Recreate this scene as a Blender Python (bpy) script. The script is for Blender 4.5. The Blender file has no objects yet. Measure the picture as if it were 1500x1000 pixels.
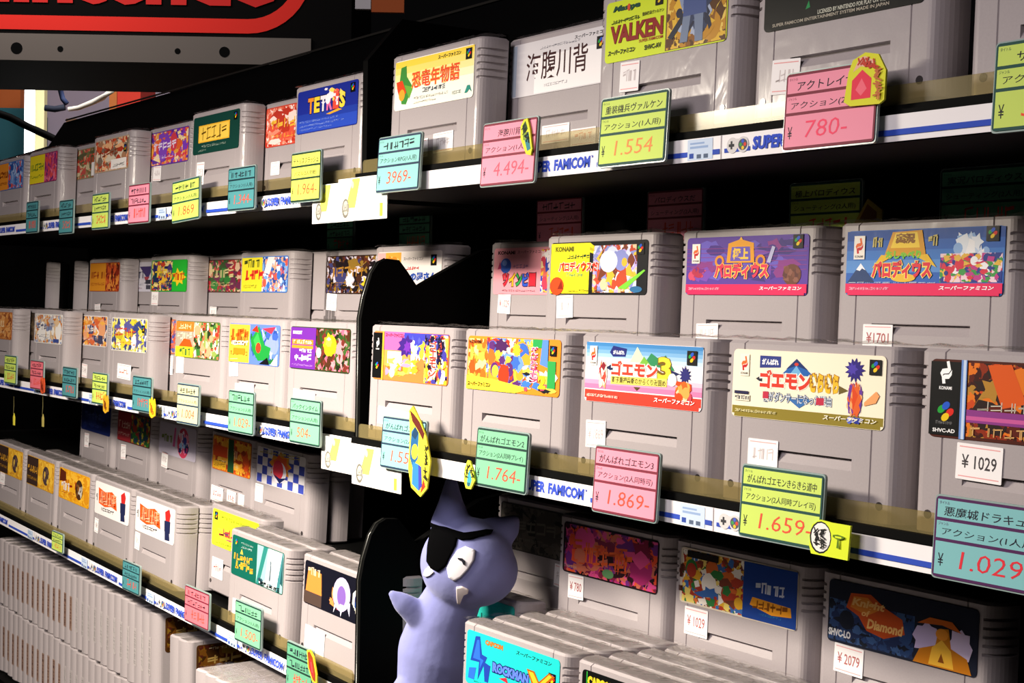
import bpy, bmesh, math, random
from mathutils import Vector, Matrix
from mathutils.bvhtree import BVHTree
from mathutils.geometry import tessellate_polygon

scene = bpy.context.scene
COL = scene.collection

# ------------------------------------------------------------------ camera
cam_d = bpy.data.cameras.new('camera')
cam = bpy.data.objects.new('camera', cam_d)
COL.objects.link(cam)
YAW, PITCH, ROLL = 0.9609, -0.025, 0.0177
cy, sy, cp, sp, cr, sr = (math.cos(YAW), math.sin(YAW), math.cos(PITCH), math.sin(PITCH), math.cos(ROLL), math.sin(ROLL))
FWD = Vector((-sy * cp, cy * cp, sp))
RGT0 = Vector((cy, sy, 0.0))
UP0 = Vector((sy * sp, -cy * sp, cp))
RGT = RGT0 * cr + UP0 * sr
UPV = UP0 * cr - RGT0 * sr
cam.matrix_world = Matrix(((RGT.x, UPV.x, -FWD.x, 0.588), (RGT.y, UPV.y, -FWD.y, -0.5423), (RGT.z, UPV.z, -FWD.z, 0.1051), (0, 0, 0, 1)))
cam_d.sensor_fit = 'HORIZONTAL'
cam_d.sensor_width = 36.0
cam_d.lens = 36.0 * 2178.97 / 1500.0
cam_d.clip_start = 0.02
cam_d.clip_end = 60
scene.camera = cam

# ------------------------------------------------------------------ world, lights, exposure
world = bpy.data.worlds.new('world')
scene.world = world
world.use_nodes = True
world.node_tree.nodes['Background'].inputs[0].default_value = (0.9, 0.85, 0.9, 1)
world.node_tree.nodes['Background'].inputs[1].default_value = 0.0015


def area(name, loc, target, sx, sy_, watts, color):
    d = bpy.data.lights.new(name, 'AREA')
    d.shape = 'RECTANGLE'
    d.size, d.size_y, d.energy, d.color = sx, sy_, watts, color
    o = bpy.data.objects.new(name, d)
    COL.objects.link(o)
    o.location = loc
    o.rotation_euler = (Vector(target) - Vector(loc)).to_track_quat('-Z', 'Y').to_euler()
    return o


area('shop_light', (-0.52, -0.50, 0.32), (-0.52, -0.49, -0.40), 0.26, 0.14, 18.0, (1.0, 0.90, 0.75))
area('ceiling_tube', (0.05, -1.75, 1.05), (0.05, 0.05, 0.05), 0.9, 0.5, 15.0, (1.0, 0.91, 0.93))
area('far_aisle_light', (-3.0, 0.9, 1.5), (-3.3, 1.6, 0.2), 0.8, 0.3, 20.0, (1.0, 0.95, 0.92))
area('rear_light', (-0.75, 0.95, 1.7), (-1.05, 1.6, 1.2), 0.3, 0.1, 4.0, (1.0, 0.95, 0.9))
area('sign_fill', (-1.95, 0.02, 0.98), (-2.15, 0.55, 0.58), 0.5, 0.1, 2.6, (1.0, 0.92, 0.86))  # added fill to brighten the sign face and rail, not a shop fixture

scene.view_settings.view_transform = 'Standard'
scene.view_settings.look = 'None'
scene.view_settings.gamma = 1
scene.view_settings.use_curve_mapping = False
scene.view_settings.exposure = 0.5

# ------------------------------------------------------------------ materials
MATS = {}


def srgb(h):
    h = h.lstrip('#')
    out = []
    for i in (0, 2, 4):
        c = int(h[i:i + 2], 16) / 255
        out.append(c / 12.92 if c <= 0.04045 else ((c + 0.055) / 1.055) ** 2.4)
    return (*out, 1.0)


def mat(h, kind='print'):
    key = (h, kind)
    if key in MATS:
        return MATS[key]
    m = bpy.data.materials.new(kind + '_' + h.strip('#'))
    m.use_nodes = True
    nt = m.node_tree
    b = nt.nodes['Principled BSDF']
    b.inputs['Base Color'].default_value = srgb(h)
    if kind == 'print':          # printed paper under cling film
        b.inputs['Roughness'].default_value = 0.45
        b.inputs['Specular IOR Level'].default_value = 0.12
        b.inputs['Coat Weight'].default_value = 0.12
        b.inputs['Coat Roughness'].default_value = 0.16
        film(nt, b, 70, 0.12)
    elif kind == 'card':         # laminated card
        b.inputs['Roughness'].default_value = 0.6
        b.inputs['Specular IOR Level'].default_value = 0.2
    elif kind == 'shell':        # grey cartridge plastic under cling film
        b.inputs['Roughness'].default_value = 0.5
        b.inputs['Specular IOR Level'].default_value = 0.3
        b.inputs['Coat Weight'].default_value = 0.25
        b.inputs['Coat Roughness'].default_value = 0.16
        film(nt, b, 55, 0.16)
        nz = nt.nodes.new('ShaderNodeTexNoise'); nz.inputs['Scale'].default_value = 900
        tc = nt.nodes.new('ShaderNodeTexCoord')
        nt.links.new(tc.outputs['Object'], nz.inputs['Vector'])
        mx = nt.nodes.new('ShaderNodeMix'); mx.data_type = 'RGBA'; mx.blend_type = 'MULTIPLY'
        mx.inputs[0].default_value = 0.12
        mx.inputs[6].default_value = srgb(h)
        nt.links.new(nz.outputs['Fac'], mx.inputs[7])
        nt.links.new(mx.outputs[2], b.inputs['Base Color'])
    elif kind == 'paper':
        b.inputs['Roughness'].default_value = 0.8
    elif kind == 'glossy':
        b.inputs['Roughness'].default_value = 0.25
    elif kind == 'black':
        b.inputs['Roughness'].default_value = 0.7
        b.inputs['Specular IOR Level'].default_value = 0.06
    elif kind == 'felt':
        b.inputs['Roughness'].default_value = 1.0
        b.inputs['Specular IOR Level'].default_value = 0.05
    elif kind == 'fabric':
        b.inputs['Roughness'].default_value = 0.95
        b.inputs['Sheen Weight'].default_value = 0.25
        nz = nt.nodes.new('ShaderNodeTexNoise'); nz.inputs['Scale'].default_value = 60; nz.inputs['Detail'].default_value = 6
        tc = nt.nodes.new('ShaderNodeTexCoord')
        nt.links.new(tc.outputs['Object'], nz.inputs['Vector'])
        bp = nt.nodes.new('ShaderNodeBump'); bp.inputs['Strength'].default_value = 0.35; bp.inputs['Distance'].default_value = 0.002
        nt.links.new(nz.outputs['Fac'], bp.inputs['Height'])
        nt.links.new(bp.outputs['Normal'], b.inputs['Normal'])
    elif kind == 'lamp':
        b.inputs['Emission Color'].default_value = srgb(h)
        b.inputs['Emission Strength'].default_value = 2.5
    MATS[key] = m
    return m


def painted(cols, scale=260.0):
    """printed picture: small irregular patches in the given inks"""
    key = ('painted', tuple(cols), scale)
    if key in MATS:
        return MATS[key]
    m = bpy.data.materials.new('printed_picture')
    m.use_nodes = True
    nt = m.node_tree
    b = nt.nodes['Principled BSDF']
    b.inputs['Roughness'].default_value = 0.45
    b.inputs['Specular IOR Level'].default_value = 0.12
    b.inputs['Coat Weight'].default_value = 0.12
    b.inputs['Coat Roughness'].default_value = 0.16
    film(nt, b, 70, 0.12)
    tc = nt.nodes.new('ShaderNodeTexCoord')
    nz = nt.nodes.new('ShaderNodeTexNoise'); nz.inputs['Scale'].default_value = scale * 0.8; nz.inputs['Detail'].default_value = 3
    vm = nt.nodes.new('ShaderNodeVectorMath'); vm.operation = 'MULTIPLY_ADD'
    vm.inputs[1].default_value = (0.011, 0.0, 0.011)
    nt.links.new(tc.outputs['Object'], nz.inputs['Vector']); nt.links.new(nz.outputs['Color'], vm.inputs[0]); nt.links.new(tc.outputs['Object'], vm.inputs[2])
    vo = nt.nodes.new('ShaderNodeTexVoronoi'); vo.inputs['Scale'].default_value = scale
    nt.links.new(vm.outputs[0], vo.inputs['Vector'])
    sx = nt.nodes.new('ShaderNodeSeparateColor'); nt.links.new(vo.outputs['Color'], sx.inputs[0])
    rp = nt.nodes.new('ShaderNodeValToRGB'); rp.color_ramp.interpolation = 'CONSTANT'
    n = len(cols)
    el = rp.color_ramp.elements
    while len(el) < n:
        el.new(0.5)
    for i, c in enumerate(cols):
        el[i].position = i / n
        el[i].color = srgb(c)
    nt.links.new(sx.outputs[0], rp.inputs[0])
    nt.links.new(rp.outputs[0], b.inputs['Base Color'])
    MATS[key] = m
    return m


def film(nt, b, scale, strength):
    tc = nt.nodes.new('ShaderNodeTexCoord')
    mp = nt.nodes.new('ShaderNodeMapping')
    mp.inputs['Scale'].default_value = (1.0, 1.0, 0.45)
    nz = nt.nodes.new('ShaderNodeTexNoise')
    nz.inputs['Scale'].default_value = scale
    nz.inputs['Detail'].default_value = 2
    nz.inputs['Distortion'].default_value = 1.2
    oi = nt.nodes.new('ShaderNodeObjectInfo')
    ad = nt.nodes.new('ShaderNodeVectorMath'); ad.operation = 'ADD'
    nt.links.new(tc.outputs['Object'], ad.inputs[0])
    nt.links.new(oi.outputs['Random'], ad.inputs[1])
    nt.links.new(ad.outputs[0], mp.inputs['Vector'])
    nt.links.new(mp.outputs['Vector'], nz.inputs['Vector'])
    bp = nt.nodes.new('ShaderNodeBump')
    bp.inputs['Strength'].default_value = strength
    bp.inputs['Distance'].default_value = 0.004
    nt.links.new(nz.outputs['Fac'], bp.inputs['Height'])
    nt.links.new(bp.outputs['Normal'], b.inputs['Coat Normal'])


def clear_mat(name, tint, gloss, rough, bump=0.0):
    m = bpy.data.materials.new(name)
    m.use_nodes = True
    nt = m.node_tree
    nt.nodes.clear()
    out = nt.nodes.new('ShaderNodeOutputMaterial')
    tr = nt.nodes.new('ShaderNodeBsdfTransparent'); tr.inputs[0].default_value = tint
    gl = nt.nodes.new('ShaderNodeBsdfGlossy'); gl.inputs['Roughness'].default_value = rough
    mx = nt.nodes.new('ShaderNodeMixShader'); mx.inputs[0].default_value = gloss
    nt.links.new(tr.outputs[0], mx.inputs[1]); nt.links.new(gl.outputs[0], mx.inputs[2])
    nt.links.new(mx.outputs[0], out.inputs[0])
    if bump:
        nz = nt.nodes.new('ShaderNodeTexNoise'); nz.inputs['Scale'].default_value = 160
        tc = nt.nodes.new('ShaderNodeTexCoord'); nt.links.new(tc.outputs['Object'], nz.inputs['Vector'])
        bp = nt.nodes.new('ShaderNodeBump'); bp.inputs['Strength'].default_value = bump; bp.inputs['Distance'].default_value = 0.004
        nt.links.new(nz.outputs['Fac'], bp.inputs['Height']); nt.links.new(bp.outputs['Normal'], gl.inputs['Normal'])
    return m


M_WRAP = clear_mat('cling_film', (0.97, 0.97, 0.95, 1), 0.22, 0.16, 0.8)
M_LIP = clear_mat('tinted_acrylic', (0.88, 0.83, 0.66, 1), 0.025, 0.2)
_n = M_LIP.node_tree
_d = _n.nodes.new('ShaderNodeBsdfDiffuse'); _d.inputs[0].default_value = (0.36, 0.30, 0.15, 1)
_x = _n.nodes.new('ShaderNodeMixShader'); _x.inputs[0].default_value = 0.24
_m = next(k for k in _n.nodes if k.type == 'MIX_SHADER' and k != _x)
_o = next(k for k in _n.nodes if k.type == 'OUTPUT_MATERIAL')
_n.links.new(_m.outputs[0], _x.inputs[1]); _n.links.new(_d.outputs[0], _x.inputs[2]); _n.links.new(_x.outputs[0], _o.inputs[0])
M_SLEEVE = mat('#8fa3a0', 'glossy')
BLACK = mat('#040404', 'black')

# ------------------------------------------------------------------ mesh helpers


class MB:
    """collects polygons with a material each and links them as one mesh object"""

    def __init__(self):
        self.v, self.f, self.m, self.mats, self.sm = [], [], [], [], []

    def mi(self, m):
        if m not in self.mats:
            self.mats.append(m)
        return self.mats.index(m)

    def poly(self, pts, m, smooth=False):
        n = len(self.v)
        self.v.extend(tuple(p) for p in pts)
        self.f.append(tuple(range(n, n + len(pts))))
        self.m.append(self.mi(m)); self.sm.append(smooth)

    def raw(self, verts, faces, m, smooth=False):
        n = len(self.v)
        self.v.extend(tuple(p) for p in verts)
        k = self.mi(m)
        for f in faces:
            self.f.append(tuple(i + n for i in f)); self.m.append(k); self.sm.append(smooth)

    def box(self, x0, y0, z0, x1, y1, z1, m):
        vs = [(x, y, z) for x in (x0, x1) for y in (y0, y1) for z in (z0, z1)]
        self.raw(vs, [(0, 1, 3, 2), (4, 6, 7, 5), (0, 4, 5, 1), (2, 3, 7, 6), (0, 2, 6, 4), (1, 5, 7, 3)], m)

    def prism(self, pts, depth, m, m_side=None):
        """pts: 3-D outline of one face, depth: offset vector to the other face"""
        n = len(pts)
        d = Vector(depth)
        back = [Vector(p) + d for p in pts]
        self.raw(list(pts) + back, [tuple(range(n))], m)
        k = len(self.v) - 2 * n
        km = self.mi(m_side or m)
        self.f.append(tuple(range(k + 2 * n - 1, k + n - 1, -1))); self.m.append(km); self.sm.append(False)
        for i in range(n):
            j = (i + 1) % n
            self.f.append((k + i, k + n + i, k + n + j, k + j)); self.m.append(km); self.sm.append(False)

    def tube(self, path, r, m, seg=8, r_end=None):
        rings = []
        pts = [Vector(p) for p in path]
        for i, p in enumerate(pts):
            t = (pts[min(i + 1, len(pts) - 1)] - pts[max(i - 1, 0)]).normalized()
            a = t.orthogonal().normalized(); b = t.cross(a)
            rr = r if r_end is None else r + (r_end - r) * i / (len(pts) - 1)
            rings.append([p + (a * math.cos(2 * math.pi * k / seg) + b * math.sin(2 * math.pi * k / seg)) * rr for k in range(seg)])
        vs = [p for q in rings for p in q]
        fs = [(i * seg + k, i * seg + (k + 1) % seg, (i + 1) * seg + (k + 1) % seg, (i + 1) * seg + k) for i in range(len(pts) - 1) for k in range(seg)]
        fs += [tuple(range(seg)), tuple(range((len(pts) - 1) * seg, len(pts) * seg))]
        self.raw(vs, fs, m, True)

    def mesh(self, name):
        me = bpy.data.meshes.new(name)
        me.from_pydata(self.v, [], self.f)
        for m in self.mats:
            me.materials.append(m)
        me.polygons.foreach_set('material_index', self.m)
        me.polygons.foreach_set('use_smooth', self.sm)
        me.update()
        return me

    def build(self, name, parent=None, **kw):
        return link(name, self.mesh(name), parent, **kw)


def link(name, me, parent=None, loc=None, rot=None):
    o = bpy.data.objects.new(name, me)
    COL.objects.link(o)
    if parent is not None:
        o.parent = parent
    if loc is not None:
        o.location = loc
    if rot is not None:
        o.rotation_euler = rot
    return o


def tag(o, label, cat, group=None, kind=None):
    o['label'] = label
    o['category'] = cat
    if group:
        o['group'] = group
    if kind:
        o['kind'] = kind
    return o


def thing(name, label, cat, loc=(0, 0, 0), rot=(0, 0, 0), group=None):
    return tag(link(name, None, None, loc, rot), label, cat, group)


def struct(o, kind='structure'):
    o['kind'] = kind
    return o


_TXT = {}


def glyphs(text, bold=0.0, shear=0.0):
    """triangles of a text, normalised to its own bounding box"""
    key = (text, bold, shear)
    if key in _TXT:
        return _TXT[key]
    cu = bpy.data.curves.new('lettering', 'FONT')
    cu.body = text
    cu.resolution_u = 2
    cu.offset = bold
    cu.shear = shear
    ob = bpy.data.objects.new('lettering', cu)
    COL.objects.link(ob)
    dg = bpy.context.evaluated_depsgraph_get()
    me = bpy.data.meshes.new_from_object(ob.evaluated_get(dg))
    vs = [v.co.copy() for v in me.vertices]
    fs = [tuple(p.vertices) for p in me.polygons]
    bpy.data.objects.remove(ob); bpy.data.curves.remove(cu); bpy.data.meshes.remove(me)
    if not vs:
        _TXT[key] = ([], [])
        return _TXT[key]
    x0, x1 = min(v.x for v in vs), max(v.x for v in vs)
    y0, y1 = min(v.y for v in vs), max(v.y for v in vs)
    w, h = max(x1 - x0, 1e-6), max(y1 - y0, 1e-6)
    _TXT[key] = ([((v.x - x0) / w, (v.y - y0) / h) for v in vs], fs)
    return _TXT[key]


class Print:
    """flat printed matter in the x-z plane facing -y; u,v run 0..1 over the sheet, every shape a hair above the one before"""

    def __init__(self, w, h, corner, base, thick=0.0004, kind='print'):
        self.w, self.h, self.kind = w, h, kind
        self.mb = MB()
        self.layer = 0.0
        self.step = 1.0
        pts = []
        for cx, cz, a0 in ((w - corner, corner, -90), (w - corner, h - corner, 0), (corner, h - corner, 90), (corner, corner, 180)):
            for k in range(5):
                a = math.radians(a0 + 22.5 * k)
                pts.append((cx + corner * math.cos(a) - w / 2, -thick, cz + corner * math.sin(a)))
        self.mb.prism(pts, (0, thick, 0), mat(base, kind))
        self.y = -thick

    def up(self):
        self.layer += self.step
        return self.y - 0.000013 * self.layer

    def p(self, u, v, y):
        return (u * self.w - self.w / 2, y, v * self.h)

    def P(self, c, *uv):
        y = self.up()
        self.mb.poly([self.p(u, v, y) for u, v in uv], mat(c, self.kind))
        return self

    def R(self, c, u0, v0, u1, v1):
        return self.P(c, (u0, v0), (u1, v0), (u1, v1), (u0, v1))

    def E(self, c, u, v, ru, rv, n=18, rot=0.0, a0=0.0, a1=360.0):
        pts = []
        for k in range(n):
            a = math.radians(a0 + (a1 - a0) * k / (n if a1 - a0 >= 360 else n - 1))
            x, z = ru * math.cos(a), rv * math.sin(a)
            c_, s_ = math.cos(rot), math.sin(rot)
            pts.append((u + x * c_ - z * s_, v + (x * s_ + z * c_) * self.w / self.h))
        return self.P(c, *pts)

    def star(self, c, u, v, ru, rv, n=9, inner=0.6, seed=0):
        rnd = random.Random(seed)
        pts = []
        for k in range(2 * n):
            a = math.pi * k / n
            q = (1.0 if k % 2 == 0 else inner) * rnd.uniform(0.85, 1.05)
            pts.append((u + ru * q * math.cos(a), v + rv * q * math.sin(a)))
        return self.P(c, *pts)

    def T(self, text, c, u0, v0, u1, v1, bold=0.0, shear=0.0):
        vs, fs = glyphs(text, bold, shear)
        y = self.up()
        self.mb.raw([self.p(u0 + a * (u1 - u0), v0 + b * (v1 - v0), y) for a, b in vs], fs, mat(c, self.kind))
        return self

    def V(self, text, c, u0, v0, u1, v1, bold=0.0):
        """vertical writing, one character under the other"""
        n = len(text)
        for i, ch in enumerate(text):
            t1 = v1 - (v1 - v0) * i / n
            self.T(ch, c, u0, t1 - (v1 - v0) / n * 0.9, u1, t1, bold)
        return self

    def S(self, c, u0, v0, u1, v1, seed=1, n=8, w=0.12):
        """a row of short pen strokes, for writing too small or blurred to read"""
        rnd = random.Random(seed)
        h = v1 - v0
        y = self.up()
        for i in range(n):
            cx = u0 + (u1 - u0) * (i + 0.5) / n
            dx = (u1 - u0) / n * 0.42
            for k in range(3):
                a, b = cx + rnd.uniform(-dx, dx), v0 + h * rnd.uniform(0, 1)
                if rnd.random() < 0.5:
                    self.mb.poly([self.p(*q, y) for q in ((cx - dx, b - h * w / 2), (cx + dx, b - h * w / 2 + 0.1 * h), (cx + dx, b + h * w / 2 + 0.1 * h), (cx - dx, b + h * w / 2))], mat(c, self.kind))
                else:
                    t = w * h * self.h / self.w / 2
                    self.mb.poly([self.p(*q, y) for q in ((a - t, v0), (a + t, v0), (a + t * 1.5, v1), (a - t * 0.5, v1))], mat(c, self.kind))
        return self

    def pic(self, u0, v0, u1, v1, cols, scale=260.0):
        y = self.up()
        self.mb.poly([self.p(*q, y) for q in ((u0, v0), (u1, v0), (u1, v1), (u0, v1))], painted(cols, scale))
        return self

    def B(self, seed, n, u0, v0, u1, v1, cols, s=0.22):
        """collage of overlapping painted shapes"""
        rnd = random.Random(seed)
        if n >= 30:
            self.pic(u0, v0, u1, v1, cols)
        s *= 0.72
        self.step = 0.2
        for _ in range(int(n * 1.6)):
            ru = (u1 - u0) * s * rnd.uniform(0.35, 1.0)
            rv = (v1 - v0) * s * rnd.uniform(0.5, 1.5)
            rv = min(rv, (v1 - v0) / 2)
            u, v = rnd.uniform(u0 + ru, u1 - ru), rnd.uniform(v0 + rv, v1 - rv)
            c = rnd.choice(cols)
            t = rnd.random()
            if t < 0.45:
                self.star(c, u, v, ru, rv, rnd.randint(3, 6), rnd.uniform(0.5, 0.9), rnd.random())
            elif t < 0.8:
                k = rnd.randint(3, 5)
                a0 = rnd.uniform(0, 6)
                self.P(c, *[(u + ru * math.cos(a0 + 6.283 * j / k), v + rv * math.sin(a0 + 6.283 * j / k)) for j in range(k)])
            else:
                self.E(c, u, v, ru, min(rv, ru * self.w / self.h) * self.h / self.w * 1.0 if False else ru, 12) if ru * self.w / self.h < (v1 - v0) / 2 and v - ru * self.w / self.h > v0 and v + ru * self.w / self.h < v1 else self.star(c, u, v, ru, rv, 5, 0.7, 3)
        self.step = 1.0
        return self

    def console_mark(self, u, v, s, paper='#0a0a0c'):
        k = self.w / self.h
        self.R(paper, u - s * 0.62, v - s * 0.62 * k, u + s * 0.62, v + s * 0.62 * k)
        for dx, dz, c in ((-0.22, 0.14, '#1f9e3a'), (0.02, 0.30, '#2456c8'), (0.24, 0.02, '#d8261c'), (0.0, -0.20, '#e8c21a')):
            self.E(c, u + dx * s, v + dz * s * k, s * 0.23, s * 0.16, 12, 0.6)
        return self

    def maker_mark(self, u, v, s, paper='#f5efe6', a='#e8682c', b='#c8202c', ink='#222222'):
        k = self.w / self.h
        if paper:
            self.R(paper, u - s * 0.6, v - s * k, u + s * 0.6, v + s * k)
        self.P(a, *[(u + x * s, v + z * s * k) for x, z in ((-0.42, 0.10), (-0.28, 0.34), (0.10, 0.40), (0.0, 0.78), (0.20, 0.82), (0.34, 0.30), (0.18, 0.10), (-0.18, 0.06), (-0.30, -0.14))])
        self.P(b, *[(u + x * s, v + z * s * k) for x, z in ((0.42, 0.30), (0.40, 0.0), (0.22, -0.22), (-0.06, -0.24), (-0.02, -0.50), (-0.24, -0.52), (-0.30, -0.10), (-0.10, 0.02), (0.20, 0.04))])
        self.T('KONAMI', ink, u - s * 0.45, v - s * 0.86 * k, u + s * 0.45, v - s * 0.66 * k, 0.02)
        return self


# ------------------------------------------------------------------ printed labels (one builder per game)
LW, LH = 0.1054, 0.0360
SF = 'スーパーファミコン'
ART = {}


def art(f):
    ART[f.__name__] = f
    return f


def L(base):
    return Print(LW, LH, 0.0028, base)


@art
def festival():       # black strip, pink and orange picture
    p = L('#e27a3c')
    p.R('#cf5f9c', .13, .62, .5, 1).R('#e8924a', .13, .3, .5, .62).R('#3d3fae', .42, .55, .99, .99).R('#d9bfe0', .2, .35, .4, .6)
    p.B(4, 26, .16, .03, .66, .5, ['#f2a02c', '#f0682a', '#ffd45a', '#f4e6d0', '#d8452c', '#e88ab0'])
    p.star('#3a1f78', .45, .72, .12, .24, 9, .7, 3).star('#6a2ea0', .47, .7, .06, .14, 7, .6, 5)
    p.B(8, 16, .5, .4, .72, .97, ['#f8f4f0', '#8fb6ea', '#f4d23c', '#4c52c8', '#e8e0f0'])
    p.B(9, 30, .7, .02, .99, .97, ['#1c1430', '#f8f0e0', '#e8b02c', '#3f3a98', '#d8402c', '#f4dc50'], .2)
    p.R('#0a0a0c', 0, .03, .13, .97).R('#f0c834', .13, 0, .15, 1)
    p.maker_mark(.065, .74, .05, None, '#ffffff', '#ffffff', '#ffffff').console_mark(.065, .28, .055)
    p.T(SF, '#8c1430', .17, .89, .42, .97, .02)
    p.V('がんばれ', '#1a1a3a', .86, .38, .93, .95, .05).V('ゴエモン', '#fff4e0', .765, .12, .86, .85, .10).V('ゴエモン', '#d8281e', .77, .13, .855, .85, .03)
    return p


@art
def festival_two():   # orange picture, green bar
    p = L('#ee8a26')
    p.B(21, 30, .01, .04, .35, .95, ['#f4a43a', '#f06a20', '#f8c048', '#d8541c', '#f8d890'])
    p.B(22, 40, .22, .1, .72, .98, ['#3a68c0', '#f8d840', '#d83a20', '#5a2a70', '#f4a030', '#f8f0d8', '#e86a28', '#6f98d8'])
    p.star('#4a1f58', .38, .84, .09, .14, 8, .7, 2).star('#f4d030', .55, .78, .05, .15, 9, .7, 4).E('#e03a1c', .42, .3, .06, .07)
    p.P('#f4d43c', (0, 0), (.55, 0), (.72, .1), (.3, .22), (0, .26))
    p.B(23, 18, .6, .03, .99, .5, ['#1a1a20', '#f8f4f0', '#e04a6a', '#f0d850', '#3f78d0'])
    p.R('#2fa04c', .88, .14, .96, .62).R('#28a050', .72, .84, .82, .99).P('#5a8ad8', (.8, .55), (.88, .5), (.88, .99), (.82, .99))
    p.V('がんばれゴエモン', '#ffffff', .70, .2, .78, .86, .09).V('がんばれゴエモン', '#e03878', .705, .21, .775, .85, .03)
    p.T('2', '#f8d428', .79, .12, .87, .36, .06).T(SF, '#2a1408', .02, .06, .28, .15, .03)
    p.T('KONAMI', '#5a1c10', .02, .86, .16, .93, .03).console_mark(.93, .8, .05)
    return p


@art
def lion_mountain():  # sky and pink, red bar, big 3
    p = L('#f6f2f4')
    for i, c in enumerate(('#3f86c4', '#5c9bd2', '#7db2de', '#a2c9e8', '#c6dff0')):
        p.R(c, .004, .93 - .06 * i, .996, .995 - .06 * i)
    for i, c in enumerate(('#f0c6da', '#ee9fc4', '#ec7fae')):
        p.R(c, 0, .36 - .07 * i, 1, .44 - .07 * i)
    p.R('#ea3f2e', .004, .06, .996, .2).R('#ea3f2e', .02, .005, .98, .07)
    p.P('#e9f0c0', (.4, .7), (.46, .95), (.54, .7)).P('#2f8a58', (.52, .68), (.58, .86), (.66, .76), (.7, .84), (.78, .6)).P('#79b842', (.46, .6), (.52, .8), (.6, .62))
    p.P('#1f2a78', (.22, .84), (.25, .95), (.37, .91), (.36, .78), (.25, .77)).T('がんばれ', '#ffffff', .25, .81, .35, .88, .04)
    p.P('#16204a', (.19, .58), (.25, .66), (.25, .52)).P('#20285a', (.74, .62), (.82, .56), (.74, .48))
    p.T('ゴエモン', '#fff6ee', .235, .45, .645, .72, .14).T('ゴエモン', '#e4402c', .24, .46, .64, .71, .05)
    p.T('3', '#7a5a10', .635, .44, .755, .82, .09).T('3', '#f2de3a', .64, .45, .75, .81, .03)
    p.P('#f4e26a', (.24, .32), (.72, .34), (.72, .47), (.24, .45)).T('獅子重禄兵衛のからくり卍固め', '#1c1c10', .25, .345, .71, .445, .02)
    p.P('#5a4a28', (.44, .3), (.5, .3), (.47, .24))
    p.B(31, 14, .12, .2, .21, .72, ['#b02a34', '#d04a3c', '#8c2030', '#e8b078', '#f0e0d0'], .4)
    p.star('#2c2a74', .865, .55, .055, .15, 12, .58, 4).B(32, 26, .78, .12, .93, .46, ['#e8641e', '#f0a850', '#d8481c', '#e84a5a', '#f4d8b0'], .34).E('#f4f4f8', .765, .46, .035, .035)
    p.maker_mark(.075, .77, .055).console_mark(.915, .82, .062)
    p.T(SF, '#ffffff', .62, .085, .95, .165, .03, .2).S('#ffd0c0', .03, .085, .31, .125, 5, 22, .3)
    return p


@art
def sparkling_road():  # cream, olive bar
    p = L('#f6ecd2')
    p.R('#8c7c2c', .004, .05, .996, .165).R('#8c7c2c', .02, .005, .98, .06)
    p.P('#1f5fae', (.34, .66), (.44, .88), (.56, .66)).P('#14306a', (.37, .74), (.44, .9), (.52, .74), (.44, .8)).P('#6fb0dc', (.38, .62), (.44, .8), (.5, .62)).E('#d03a2c', .44, .82, .014, .008)
    p.P('#2c3a86', (.19, .74), (.19, .92), (.335, .92), (.335, .76)).T('がんばれ', '#ffffff', .205, .79, .32, .88, .05)
    p.P('#2a2a3a', (.165, .58), (.21, .64), (.21, .52)).P('#6a5a2a', (.72, .56), (.78, .5), (.72, .44))
    p.T('ゴエモン', '#fff4e6', .19, .44, .545, .73, .14).T('ゴエモン', '#d83a2a', .195, .45, .54, .72, .06)
    p.T('きらきら', '#a87410', .53, .43, .725, .72, .16).T('きらきら', '#f4bc2c', .535, .44, .72, .71, .07)
    p.P('#3a70b0', (.38, .34), (.47, .2), (.56, .34))
    p.T('僕がダンサーになった理由', '#4a5a7a', .22, .25, .68, .41, .07).T('僕がダンサーになった理由', '#dfe6ee', .222, .255, .678, .405, .0)
    p.R('#c0304a', .22, .3, .26, .4).R('#c0304a', .58, .27, .63, .37)
    p.star('#2c1f7c', .815, .79, .065, .18, 13, .62, 6).star('#4a3aa8', .80, .80, .035, .10, 7, .6, 2).B(41, 26, .77, .12, .87, .66, ['#e8a868', '#d8481e', '#6a3a9a', '#f0c090', '#e0622a'], .42)
    p.P('#f0a468', (.88, .36), (.95, .52), (.97, .46), (.95, .36), (.88, .31)).B(42, 8, .77, .05, .89, .16, ['#2c3a9a', '#5a6ac8', '#e8e0e0'], .4)
    p.maker_mark(.085, .77, .055, '#f8f0dc').console_mark(.94, .84, .058)
    p.R('#26264a', .02, .34, .12, .385).R('#e8e0cc', .02, .24, .13, .33).S('#40404a', .025, .26, .125, .31, 3, 7, .2)
    p.T(SF, '#f8f4e0', .63, .075, .96, .145, .03, .2).S('#d8cf98', .03, .08, .32, .115, 8, 22, .3)
    return p


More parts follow.
